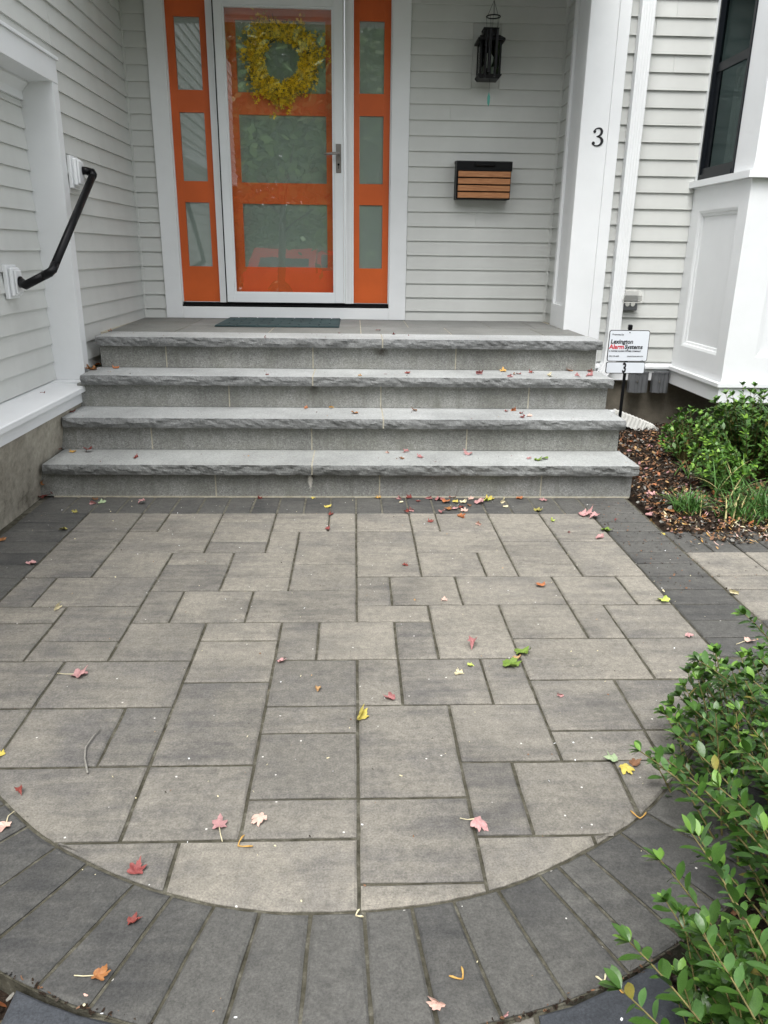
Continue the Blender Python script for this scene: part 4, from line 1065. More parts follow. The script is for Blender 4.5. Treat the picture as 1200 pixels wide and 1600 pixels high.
# wreath
wr = empty('wreath', (-0.668, YW+0.03, 2.485)); tag(wr, 'round wreath of yellow blossoms hanging on the orange door behind glass', 'wreath')
with Under(wr) as w:
    cxw, czw, yw = -0.662, 2.485, YW+0.034
    m = MB()
    for q in range(7):
        ph = random.uniform(0, 6); R0 = 0.135+0.012*q
        pts = [(cxw+(R0+0.005*math.sin(5*t+ph))*math.cos(t), yw-0.004+0.008*math.sin(4*t+ph)+0.0, czw+(R0+0.005*math.cos(6*t+ph))*math.sin(t)) for t in np.linspace(0, 2*PI, 44)]
        m.tube(pts, 0.006, 6, cap=False)
    for q in range(150):
        t = random.uniform(0, 2*PI); r0 = random.uniform(0.12, 0.19); L = random.uniform(0.05, 0.13); sw = t+random.uniform(-0.9, 0.5)
        x, z = cxw+r0*math.cos(t), czw+r0*math.sin(t)
        m.tube([(x, yw, z), (x+L*math.cos(sw), yw-0.008+random.uniform(-0.008, 0.004), z+L*math.sin(sw))], 0.0016, 4)
    m.build('twig_ring', 'vine_twig', w)
    V = []; F = []; MI = []
    for q in range(3300):
        t = random.uniform(0, 2*PI)
        r = random.triangular(0.115, 0.325, 0.17)
        if r > 0.26 and random.random() < 0.62: continue
        # the wreath is thicker left and below, with stray sprays
        r = 0.115+(r-0.115)*(1+0.16*math.sin(t*3+0.6)+0.12*math.sin(t*7)+0.08*math.sin(t*13))
        if r < 0.112: continue
        c = Vector((cxw+r*math.cos(t), yw-random.uniform(-0.006, 0.036), czw+r*math.sin(t)))
        ax = Vector((random.gauss(0, 0.6), -1, random.gauss(0, 0.6))).normalized(); u = ax.orthogonal().normalized(); v2 = ax.cross(u)
        an = random.uniform(0, PI); s = random.uniform(0.010, 0.017); mi = 0 if random.random() < 0.66 else 1
        for k in range(4):
            a1 = an+k*PI/2; d1 = u*math.cos(a1)+v2*math.sin(a1); d2 = u*math.cos(a1+PI/2)+v2*math.sin(a1+PI/2)
            o = len(V); tipv = c+d1*s+ax*s*random.uniform(-0.3, 0.4)
            V += [c, c+d1*s*0.5+d2*s*0.26, tipv, c+d1*s*0.5-d2*s*0.26]; F.append((o, o+1, o+2, o+3)); MI.append(mi)
    V = [tuple(v) for v in V]
    tag(fast_mesh('blossoms', V, F, ['blossom_yellow', 'blossom_dull'], MI, w), kind='stuff')

# alarm company yard sign
sg = empty('yard_sign', (1.545, 0.9, 0.0)); tag(sg, 'white alarm company yard sign on a black stake beside the steps', 'sign')
with Under(sg) as w:
    ys = 0.90
    MB().box(1.538, 1.556, ys+0.004, ys+0.012, 0.0, 0.83).build('stake', 'black_metal', w)
    w.rotation_euler = (0, 0, 0)
    def rrect(m, x0, x1, z0, z1, r, y0_, y1_, mi=0, shear=0.0):
        P = []
        for (cx, cz, a0) in ((x1-r, z1-r, 0), (x0+r, z1-r, 90), (x0+r, z0+r, 180), (x1-r, z0+r, 270)):
            for k in range(5): a = R_(a0+k*22.5); P.append((cx+r*math.cos(a)+shear*((cz+r*math.sin(a))-z0), cz+r*math.sin(a)))
        m.prism(P, 1, y0_, y1_, mi)
    # upper plate: black rim, white face
    zA, zB = 0.606, 0.797; xa, xb_ = 1.420, 1.674
    m = MB(); rrect(m, xa, xb_, zA, zB, 0.014, ys-0.002, ys+0.003); p1 = m.build('rim_plate', 'print_black', w)
    m = MB(); rrect(m, xa+0.004, xb_-0.004, zA+0.004, zB-0.004, 0.011, ys-0.0032, ys-0.0022); m.build('face', 'sign_white', p1)
    z2a, z2b = 0.531, 0.603; x2a, x2b = 1.419, 1.667
    m = MB(); rrect(m, x2a, x2b, z2a, z2b, 0.012, ys-0.002, ys+0.003); p2 = m.build('rim_plate', 'print_black', w)
    m = MB(); rrect(m, x2a+0.004, x2b-0.004, z2a+0.004, z2b-0.004, 0.009, ys-0.0032, ys-0.0022); m.build('face', 'sign_white', p2)
    MB().box(1.535, 1.560, ys-0.006, ys+0.016, 0.799, 0.828, bev=0.003).build('stake_clip', 'black_metal', w)
    MB().tube([(1.546, ys-0.0025, 0.783), (1.546, ys-0.0055, 0.783)], 0.0035, 8).build('bolt', 'black_metal', w)
    rx = (PI/2, 0, 0); yt = ys-0.0042
    def T(body, x, z, size, mat='print_black', sx=1.0, off=0.0, shear=0.0, spacing=1.0, name='lettering', parent=p1):
        return text_mesh(body, size, mat, name, parent, (x, yt, z), rx, 0.0004, off, shear, sx, 'LEFT', spacing)
    T('Protected by', 1.438, 0.766, 0.0145, sx=0.95)
    T('Lexington', 1.432, 0.716, 0.036, sx=0.98, off=0.0009, shear=0.10)
    T('Alarm', 1.426, 0.684, 0.0375, 'print_red', sx=1.0, off=0.0009, shear=0.10)
    T('Systems', 1.5235, 0.684, 0.036, sx=0.965, off=0.0009, shear=0.10)
    T('A WAYNE ALARM SYSTEMS COMPANY', 1.429, 0.6655, 0.0120, sx=0.90, off=0.0003, spacing=1.08)
    T('(781) 275-4000', 1.431, 0.6345, 0.0115, sx=0.88)
    T('LEXINGTONALARM.COM', 1.545, 0.6345, 0.0105, sx=0.84)
    T('L-MA', 1.636, 0.612, 0.0055)
    T('3', 1.522, 0.5385, 0.083, sx=0.66, off=0.0028, parent=p2)

# downspout
dsp = empty('downspout', (1.66, YR-0.05, 0.0)); tag(dsp, 'white corrugated downspout beside the corner column, elbowing out over the mulch', 'downspout')
def corr_tube(m, path, wx, wy, ribs=5, depth=0.0012):
    prof = []
    nrib = ribs*4
    for i in range(nrib): 
        t = i/nrib; prof.append((-wx/2+wx*t, -wy/2-(depth if (i//2) % 2 else 0)))
    for i in range(nrib//2):
        t = i/(nrib//2); prof.append((wx/2, -wy/2+wy*t))
    for i in range(nrib): t = i/nrib; prof.append((wx/2-wx*t, wy/2))
    for i in range(nrib//2): t = i/(nrib//2); prof.append((-wx/2, wy/2-wy*t))
    n = len(prof); V = []; F = []
    for (p, X, Y, sc) in path:
        for (a, b) in prof: V.append(tuple(Vector(p)+Vector(X)*a*sc+Vector(Y)*b*sc))
    for i in range(len(path)-1):
        for k in range(n): F.append((i*n+k, i*n+(k+1) % n, (i+1)*n+(k+1) % n, (i+1)*n+k))
    m.add(V, F); return m
with Under(dsp) as w:
    X = (1, 0, 0); Y = (0, 1, 0); yd = YR-0.050; xd = 1.658
    corr_tube(MB(), [((xd, yd, TOP), X, Y, 1), ((xd, yd, 0.700), X, Y, 1)], 0.086, 0.060, 5).build('pipe', 'white_trim', w)
    corr_tube(MB(), [((xd, yd, 0.725), X, Y, 1.08), ((xd, yd, 0.69), X, Y, 1.10), ((xd-0.005, yd, 0.60), X, Y, 1.10), ((xd-0.012, yd-0.004, 0.52), X, Y, 1.08), ((xd-0.04, yd-0.01, 0.45), X, Y, 1.06), ((xd-0.14, yd-0.02, 0.33), X, Y, 1.05), ((xd-0.16, yd-0.03, 0.20), X, Y, 1.0), ((xd-0.10, yd-0.05, 0.14), (0.6, 0, 0.8), Y, 1.0), ((xd+0.05, yd-0.06, 0.14), (0.2, 0, 1), Y, 1.0)], 0.08, 0.064, 4).build('elbow', 'white_trim', w)
    path = [(1.70, 1.49, 0.150, 0.5), (1.80, 1.465, 0.118, 0.2), (1.90, 1.44, 0.082, 0.2), (1.965, 1.425, 0.056, 0.3), (2.01, 1.415, 0.030, 0.5)]
    rows = []
    for i in range(len(path)*8-8):
        a = i//8; t = (i % 8)/8; p = Vector(path[a][:3]).lerp(Vector(path[a+1][:3]), t); rows.append((p, Vector((0.15, 1, 0)).normalized(), Vector((0.33, 0, 1)).normalized(), (1.0+0.12*(i % 2))*(1.0 if i < 25 else 1.0-(i-25)*0.035)))
    corr_tube(MB(), rows, 0.085, 0.072, 4).build('flexible_outlet', 'white_plastic', w)
    MB().box(xd-0.047, xd+0.047, yd-0.036, YR-0.012, 3.1, 3.12).build('strap', 'white_metal', w)

# outlet
ot = empty('outdoor_outlet', (1.765, YR, 0.92)); tag(ot, 'weatherproof wall outlet under a clear bubble cover on the clapboards', 'outlet')
with Under(ot) as w:
    y = YR-0.016
    MB().box(1.665, 1.838, y-0.004, y+0.012, 0.823, 0.860).build('trim_block', 'siding_paint', w)
    MB().box(1.700, 1.808, y-0.045, y, 0.872, 1.000, bev=0.006).build('box_body', 'grey_plastic', w)
    m = MB()
    for xx in (1.735, 1.773): m.tube([(xx, y-0.0455, 0.915), (xx, y-0.0485, 0.915)], 0.015, 14)
    m.build('socket_face', 'white_plastic', w)
    V = []; F = []
    prof = [(-0.062, 0.928, 0.046), (-0.068, 0.940, 0.080), (-0.060, 0.975, 0.092), (-0.050, 1.005, 0.075), (-0.045, 1.012, 0.04), (-0.045, 1.012, 0.0)]
    for (hw, z, d) in prof: V += [(1.755+hw, y-d, z), (1.755-hw, y-d, z)]
    for i in range(len(prof)-1): F.append((2*i, 2*i+1, 2*i+3, 2*i+2))
    for s in (0, 1):
        base = len(V)
        for (hw, z, d) in prof: V.append((1.755+(hw if s == 0 else -hw), y, z))
        for i in range(len(prof)-1): F.append((2*i+s, 2*i+2+s, base+i+1, base+i))
    MB().add(V, F).build('bubble_cover', 'clear_cover', w)
    MB().box(1.690, 1.822, y-0.085, y-0.078, 0.924, 0.931, bev=0.002).build('cover_lip', 'clear_cover', w)

# two grey utility boxes under the skirt board
for n_, (a, b, lab) in enumerate(((1.812, 1.945, 'left grey moulded utility box under the white skirt board, partly behind the sign'), (1.982, 2.094, 'right grey moulded utility box under the white skirt board, next to the bay'))):
    ub = empty('utility_box', ((a+b)/2, YR-0.06, 0.37)); tag(ub, lab, 'utility box', 'grey utility boxes under the house front')
    with Under(ub) as w:
        pts = []
        for i in range(25):
            t = i/24; x = a+(b-a)*t; bul = 0.055+0.012*math.sin(t*PI)+(0.010 if 0.25 < t < 0.42 else 0)+(0.006*math.cos(t*22))*0.5
            pts.append((x, YR-0.012-bul))
        poly = [(a, YR-0.023)]+pts+[(b, YR-0.023)]
        MB().prism(poly, 2, 0.303, 0.440).build('housing', 'grey_plastic', w)
        MB().prism([(p[0], p[1]-0.004) for p in pts]+[(b-0.004, YR-0.05), (a+0.004, YR-0.05)], 2, 0.4402, 0.452).build('cap', 'grey_plastic', w)
        MB().tube([((a+b)/2-0.02, YR-0.095, 0.385), ((a+b)/2-0.02, YR-0.088, 0.385)], 0.006, 8).build('screw', 'pewter', w)
LEAVES=[
 (-0.998, -1.796, 'patio', 'mauve', 'curl', 0.052, 'mauve curled leaf with pale stem pointing left, near the left edge of the frame', 1),
 (-0.389, -1.72, 'patio', 'pink', 'curl', 0.032, 'small pink leaf across a joint left of centre, level with the pale square paver', 0),
 (-0.262, -1.883, 'patio', 'tan', 'roll', 0.028, 'tan rolled leaf in the middle of the dark blotchy paver left of the centre joint', 0),
 (-0.046, -1.945, 'patio', 'rose', 'roll', 0.037, 'rose red rolled leaf just right of the long centre joint on a small paver', 0),
 (0.237, -1.623, 'patio', 'rose', 'roll', 0.047, 'plum pink rolled leaf on the lower part of the large pale square paver', 0),
 (-0.138, -2.037, 'patio', 'yellow', 'fold', 0.054, 'yellow half folded maple leaf standing on the long centre joint of the patio', 0),
 (0.206, -1.76, 'patio', 'lime', 'flat', 0.028, 'tiny lime green leaf scrap above the cream folded scrap beside the green leaf pair', 0),
 (0.17, -1.809, 'patio', 'cream', 'fold', 0.034, 'cream folded leaf scrap just left of the green leaf pair', 1),
 (0.391, -1.673, 'patio', 'green', 'curl', 0.059, 'upper bright green torn leaf of the green pair right of the pale square paver', 0),
 (0.329, -1.754, 'patio', 'green', 'curl', 0.061, 'lower bright green crumpled leaf of the green pair, nearer the camera', 0),
 (0.359, -1.718, 'patio', 'tan', 'curl', 0.033, 'small tan leaf caught between the two bright green leaves', 0),
 (0.454, -1.936, 'patio', 'pink', 'fold', 0.023, 'tiny pink leaf scrap alone on the paver right of the green leaf pair', 0),
 (0.123, -2.465, 'patio', 'pink', 'flat', 0.055, 'large pink maple leaf with long pale stem, lying over a joint right of centre', 1),
 (-0.458, -2.457, 'patio', 'mauve', 'flat', 0.052, 'mauve pink maple leaf with stem towards the camera, left of centre near the ring', 1),
 (-0.367, -2.436, 'patio', 'blush', 'flat', 0.052, 'pale blush leaf tinged yellow lying over the joint right of the mauve maple leaf', 0),
 (-0.61, -2.587, 'patio', 'red', 'curl', 0.042, 'red curled maple leaf on the inner edge of the dark paver ring at the left', 0),
 (-0.585, -2.713, 'patio', 'crimson', 'roll', 0.027, 'crimson crumpled leaf on the dark ring, nearer the camera than the red curled one', 0),
 (-0.613, -2.828, 'patio', 'orange', 'roll', 0.036, 'orange brown twisted leaf with long stem on the dark ring at lower left', 1),
 (-0.621, -2.866, 'patio', 'blush', 'bits', 0.015, 'torn pale pink leaf scrap beside the orange twisted leaf at lower left', 0),
 (-0.954, -2.328, 'patio', 'crimson', 'roll', 0.024, 'small dark red balled leaf near the left edge where paving meets the dark ring', 0),
 (-0.938, -2.442, 'patio', 'blush', 'flat', 0.046, 'pale pink leaf with upright stem on the dark ring, cut by the left edge', 1),
 (-0.01, -2.9, 'patio', 'blush', 'fold', 0.033, 'pale pink folded leaf at the bottom edge on a joint of the dark ring', 0),
 (0.103, -2.922, 'patio', 'pink', 'fold', 0.011, 'tiny pink scrap on the bottom path border, rightmost of the bottom edge litter', 0),
 (0.528, -2.273, 'patio', 'yellow', 'flat', 0.055, 'bright yellow maple leaf beside the front shrub tips', 0),
 (0.515, -2.234, 'patio', 'sage', 'flat', 0.046, 'dull sage green leaf touching the bright yellow maple leaf', 0),
 (0.557, -2.256, 'patio', 'brown', 'curl', 0.033, 'brown leaf tucked behind the bright yellow maple leaf', 0),
 (0.574, -1.159, 'patio', 'rust', 'curl', 0.045, 'rust brown curled leaf on the long paver right of centre, four courses from the steps', 0),
 (0.181, -1.283, 'patio', 'blush', 'flat', 0.036, 'pale pink leaf flake at the edge of the long paver above the pale square paver', 0),
 (0.071, -1.276, 'patio', 'tan', 'bits', 0.026, 'tan seed husk left of the pale pink flake', 0),
 (0.051, -0.936, 'patio', 'crimson', 'roll', 0.029, 'small dark red crumb of leaf just right of the centre joint', 0),
 (-0.282, -0.501, 'patio', 'red', 'curl', 0.033, 'small red leaf on the short joint left of centre, one course below the dark border', 0),
 (-0.273, -0.298, 'patio', 'crimson', 'roll', 0.028, 'tiny dark leaf crumb at the dark border left of centre', 0),
 (-1.222, -1.335, 'patio', 'cream', 'fold', 0.043, 'cream leaf lying on a course joint at the far left', 0),
 (-1.473, -0.908, 'patio', 'pink', 'curl', 0.047, 'pink leaf on the dark border at the left edge of the patio', 0),
 (-1.489, -0.509, 'patio', 'olive', 'curl', 0.041, 'olive and brown leaf on the left dark border beside the foundation', 0),
 (-1.523, -0.262, 'patio', 'olive', 'curl', 0.034, 'olive leaf where the left border meets the first paver', 0),
 (-1.491, -0.12, 'patio', 'pink', 'fold', 0.042, 'pink leaf at the front of the small pile by the lowest step, left side', 0),
 (-1.443, -0.12, 'patio', 'sage', 'fold', 0.045, 'pale green leaf at the right of the small pile by the lowest step, left side', 0),
 (-1.489, -0.056, 'patio', 'brown', 'curl', 0.039, 'brown leaf at the back of the small pile by the lowest step, left side', 0),
 (-1.231, -0.119, 'patio', 'mauve', 'curl', 0.042, 'lone pinkish leaf on the dark border right of the small left pile', 0),
 (-1.774, -0.025, 'patio', 'crimson', 'curl', 0.059, 'dark red leaf in the corner of foundation and lowest step, nearest the foundation', 0),
 (-1.725, 0.02, 'patio', 'crimson', 'roll', 0.053, 'dark red leaf right of the one nearest the foundation corner', 0),
 (-1.677, 0.042, 'patio', 'yellow', 'curl', 0.047, 'yellow leaf at the right end of the foundation corner pile', 0),
 (-0.296, -0.178, 'patio', 'yellow', 'flat', 0.049, 'yellow leaf on the dark border left of the centre joint', 0),
 (-0.375, -0.029, 'patio', 'yellow', 'flat', 0.037, 'small yellow leaf against the lowest riser, left of centre', 0),
 (-0.024, -0.017, 'patio', 'ochre', 'flat', 0.047, 'ochre leaf against the lowest riser under its centre mortar joint', 0),
 (-0.656, -0.031, 'patio', 'crimson', 'fold', 0.04, 'dark leaf flat against the lowest riser, halfway to the left end', 0),
 (0.105, -0.278, 'patio', 'crimson', 'roll', 0.038, 'dark red leaf on the border edge just left of the big leaf pile', 0),
 (0.13, -0.238, 'patio', 'pink', 'fold', 0.035, 'small pink leaf above the dark red leaf left of the big pile', 0),
 (0.211, -0.402, 'patio', 'crimson', 'curl', 0.031, 'dark leaf crumb below the left half of the big pile', 0),
 (0.439, -0.439, 'patio', 'blush', 'fold', 0.037, 'pale pink scrap below the right half of the big pile', 0),
 (0.367, -0.326, 'patio', 'rust', 'fold', 0.048, 'rust leaf lowest in the big pile', 0),
 (0.086, -0.038, 'patio', 'mauve', 'fold', 0.044, '*pile', 0),
 (0.138, -0.027, 'patio', 'crimson', 'fold', 0.041, '*pile', 0),
 (0.179, -0.071, 'patio', 'crimson', 'flat', 0.04, '*pile', 0),
 (0.093, -0.104, 'patio', 'cream', 'flat', 0.03, '*pile', 0),
 (0.282, -0.048, 'patio', 'rose', 'curl', 0.054, '*pile', 0),
 (0.323, -0.103, 'patio', 'rust', 'curl', 0.057, '*pile', 0),
 (0.369, -0.004, 'patio', 'red', 'curl', 0.062, '*pile', 0),
 (0.373, -0.102, 'patio', 'yellow', 'flat', 0.047, '*pile', 0),
 (0.408, -0.092, 'patio', 'cream', 'curl', 0.047, '*pile', 0),
 (0.458, -0.048, 'patio', 'blush', 'fold', 0.034, '*pile', 0),
 (0.484, -0.102, 'patio', 'pink', 'curl', 0.06, '*pile', 0),
 (0.535, -0.058, 'patio', 'lime', 'curl', 0.054, '*pile', 0),
 (0.557, -0.047, 'patio', 'yellow', 'curl', 0.051, '*pile', 0),
 (0.318, -0.228, 'patio', 'orange', 'curl', 0.049, '*pile', 0),
 (0.275, -0.268, 'patio', 'rose', 'curl', 0.039, '*pile', 0),
 (0.359, -0.217, 'patio', 'pink', 'flat', 0.046, '*pile', 0),
 (0.402, -0.238, 'patio', 'blush', 'curl', 0.039, '*pile', 0),
 (0.384, -0.176, 'patio', 'crimson', 'curl', 0.036, '*pile', 0),
 (0.439, -0.155, 'patio', 'brown', 'roll', 0.03, '*pile', 0),
 (0.62, -0.091, 'patio', 'cream', 'fold', 0.047, '*pile', 0),
 (0.618, -0.176, 'patio', 'cream', 'flat', 0.04, '*pile', 0),
 (0.718, -0.024, 'patio', 'rust', 'curl', 0.048, '*pile', 0),
 (0.852, -0.057, 'patio', 'mauve', 'curl', 0.048, '*pile', 0),
 (0.247, -0.026, 'patio', 'rose', 'fold', 0.041, '*pile', 0),
 (0.769, -0.227, 'patio', 'olive', 'curl', 0.049, 'olive brown leaf pair on the dark border right of the big pile', 0),
 (0.811, -0.374, 'patio', 'lime', 'fold', 0.035, 'pale green scrap on the paver below the dark border at the right', 0),
 (0.985, -0.296, 'patio', 'pink', 'curl', 0.071, 'pink leaf at the inner corner of the right dark border, left of two', 0),
 (1.041, -0.335, 'patio', 'pink', 'curl', 0.051, 'pink leaf at the inner corner of the right dark border, right of two', 0),
 (1.031, -0.511, 'patio', 'green', 'curl', 0.058, 'fresh green leaf on the inner edge of the right dark border', 0),
 (0.964, -0.63, 'patio', 'pink', 'fold', 0.05, 'pink flat leaf just below the fresh green one by the right border', 0),
 (0.85, -0.545, 'patio', 'red', 'fold', 0.027, 'tiny red scrap left of the right border', 0),
 (1.128, -0.373, 'patio', 'red', 'fold', 0.025, 'tiny red scrap on the right dark border', 0),
 (0.989, -1.565, 'patio', 'pink', 'flat', 0.036, 'pink leaf on the paver beside the right border, near the shrub tips', 0),
 (1.009, -1.302, 'patio', 'lime', 'curl', 0.049, 'yellow green leaf on the inner edge of the right dark border', 0),
 (1.044, -1.204, 'patio', 'cream', 'bits', 0.028, 'pale ring shaped husk above the yellow green leaf', 0),
 (1.31, -1.23, 'patio', 'cream', 'fold', 0.035, 'white dry leaf where the right border meets the side path', 0),
 (1.171, -1.617, 'patio', 'blush', 'curl', 0.039, 'pale pink leaf with long stem half under the front shrub', 1),
 (-1.057, -2.186, 'patio', 'yellow', 'curl', 0.026, 'yellow leaf cut by the left edge of the frame halfway down the patio', 0),
 (-1.713, -0.649, 'patio', 'orange', 'curl', 0.033, 'orange leaf at the far left foot of the foundation', 0),
 (0.314, -2.879, 'patio', 'tan', 'bits', 0.01, 'small husk at the inner corner of the lower right path border', 0),
 (-0.223, -2.215, 'patio', 'cream', 'bits', 0.016, 'cream husk on the darkest paver left of the centre joint', 0),
 (-0.039, -2.289, 'patio', 'cream', 'bits', 0.014, 'cream husk on the large square paver right of the centre joint', 0),
 (-1.755, 0.23, 'tread1', 'crimson', 'curl', 0.044, None, 0),
 (-1.677, 0.203, 'tread1', 'ochre', 'flat', 0.051, None, 0),
 (-1.636, 0.319, 'tread1', 'green', 'curl', 0.077, None, 0),
 (-1.589, 0.205, 'tread1', 'crimson', 'curl', 0.054, None, 0),
 (-1.307, 0.086, 'tread1', 'crimson', 'fold', 0.043, None, 0),
 (-0.723, 0.134, 'tread1', 'tan', 'bits', 0.031, None, 0),
 (0.03, 0.215, 'tread1', 'blush', 'fold', 0.032, None, 0),
 (0.104, 0.092, 'tread1', 'brown', 'curl', 0.034, None, 0),
 (0.137, 0.231, 'tread1', 'rose', 'fold', 0.036, None, 0),
 (0.206, 0.12, 'tread1', 'rose', 'curl', 0.045, None, 0),
 (0.273, 0.028, 'tread1', 'crimson', 'bits', 0.024, None, 0),
 (0.477, 0.193, 'tread1', 'mauve', 'curl', 0.06, None, 0),
 (0.783, 0.101, 'tread1', 'mauve', 'curl', 0.031, None, 0),
 (0.823, 0.075, 'tread1', 'green', 'flat', 0.07, None, 0),
 (0.878, 0.089, 'tread1', 'green', 'flat', 0.052, None, 0),
 (-1.719, 0.378, 'tread2', 'crimson', 'curl', 0.045, None, 0),
 (-1.728, 0.584, 'tread2', 'mauve', 'curl', 0.036, None, 0),
 (-0.43, 0.509, 'tread2', 'rust', 'fold', 0.033, None, 0),
 (-0.294, 0.533, 'tread2', 'ochre', 'fold', 0.03, None, 0),
 (-0.146, 0.388, 'tread2', 'orange', 'curl', 0.05, None, 0),
 (0.197, 0.472, 'tread2', 'brown', 'curl', 0.037, None, 0),
 (0.726, 0.469, 'tread2', 'crimson', 'curl', 0.026, None, 0),
 (0.768, 0.489, 'tread2', 'rust', 'fold', 0.038, None, 0),
 (0.794, 0.415, 'tread2', 'crimson', 'curl', 0.03, None, 0),
 (0.789, 0.307, 'tread2', 'red', 'fold', 0.043, None, 0),
 (0.829, 0.326, 'tread2', 'blush', 'fold', 0.033, None, 0),
 (0.93, 0.591, 'tread2', 'tan', 'curl', 0.035, None, 0),
 (-1.685, 0.708, 'tread3', 'orange', 'curl', 0.073, None, 0),
 (-1.691, 0.895, 'tread3', 'rust', 'curl', 0.057, None, 0),
 (-1.572, 0.766, 'tread3', 'rust', 'curl', 0.044, None, 0),
 (-1.467, 0.909, 'tread3', 'brown', 'fold', 0.042, None, 0),
 (-0.66, 0.562, 'tread3', 'crimson', 'fold', 0.029, None, 0),
 (-0.12, 0.541, 'tread3', 'tan', 'fold', 0.026, None, 0),
 (0.027, 0.621, 'tread3', 'crimson', 'bits', 0.03, None, 0),
 (0.156, 0.653, 'tread3', 'crimson', 'curl', 0.034, None, 0),
 (0.585, 0.65, 'tread3', 'rose', 'fold', 0.05, None, 0),
 (0.747, 0.761, 'tread3', 'ochre', 'curl', 0.047, None, 0),
 (0.743, 0.56, 'tread3', 'pink', 'fold', 0.038, None, 0),
 (0.793, 0.661, 'tread3', 'orange', 'fold', 0.031, None, 0),
 (0.824, 0.663, 'tread3', 'crimson', 'curl', 0.031, None, 0),
 (0.913, 0.718, 'tread3', 'crimson', 'curl', 0.035, None, 0),
 (0.988, 0.596, 'tread3', 'cream', 'fold', 0.05, None, 0),
 (1.176, 0.811, 'tread3', 'rust', 'curl', 0.044, None, 0),
 (1.147, 0.58, 'tread3', 'rose', 'fold', 0.038, None, 0),
 (1.281, 0.79, 'tread3', 'crimson', 'roll', 0.036, None, 0),
 (1.224, 0.608, 'tread3', 'rose', 'fold', 0.054, None, 0),
 (-1.665, 1.038, 'landing', 'rust', 'fold', 0.038, None, 0),
 (-0.686, 0.79, 'landing', 'crimson', 'fold', 0.03, None, 0),
 (-0.251, 1.098, 'landing', 'red', 'bits', 0.037, None, 0),
 (-0.001, 1.292, 'landing', 'red', 'flat', 0.051, None, 0),
 (0.093, 1.052, 'landing', 'crimson', 'curl', 0.033, None, 0),
 (1.457, 0.007, 'bed', 'pink', 'curl', 0.056, None, 0),
 (1.422, -0.149, 'bed', 'orange', 'curl', 0.061, None, 0),
 (1.36, -0.171, 'bed', 'rose', 'fold', 0.047, None, 0),
 (1.336, -0.254, 'bed', 'pink', 'fold', 0.053, None, 0),
 (1.283, -0.16, 'bed', 'cream', 'flat', 0.044, None, 0),
 (1.264, -0.334, 'bed', 'cream', 'flat', 0.052, None, 0),
 (1.389, -0.295, 'bed', 'blush', 'fold', 0.052, None, 0),
 (1.442, -0.284, 'bed', 'orange', 'curl', 0.046, None, 0),
 (1.341, -0.521, 'bed', 'pink', 'curl', 0.037, None, 0),
 (1.288, -0.548, 'bed', 'yellow', 'flat', 0.049, None, 0),
 (1.311, -0.373, 'bed', 'ochre', 'fold', 0.042, None, 0),
 (1.357, -0.458, 'bed', 'blush', 'bits', 0.038, None, 0),
 (1.582, -0.626, 'bed', 'cream', 'flat', 0.03, None, 0),
 (1.922, 1.508, 'bed', 'orange', 'curl', 0.067, None, 0),
 (1.584, -0.476, 'bed', 'orange', 'curl', 0.031, None, 0),
 (-1.823, 0.27, 'sill', 'crimson', 'curl', 0.033, None, 0),
]
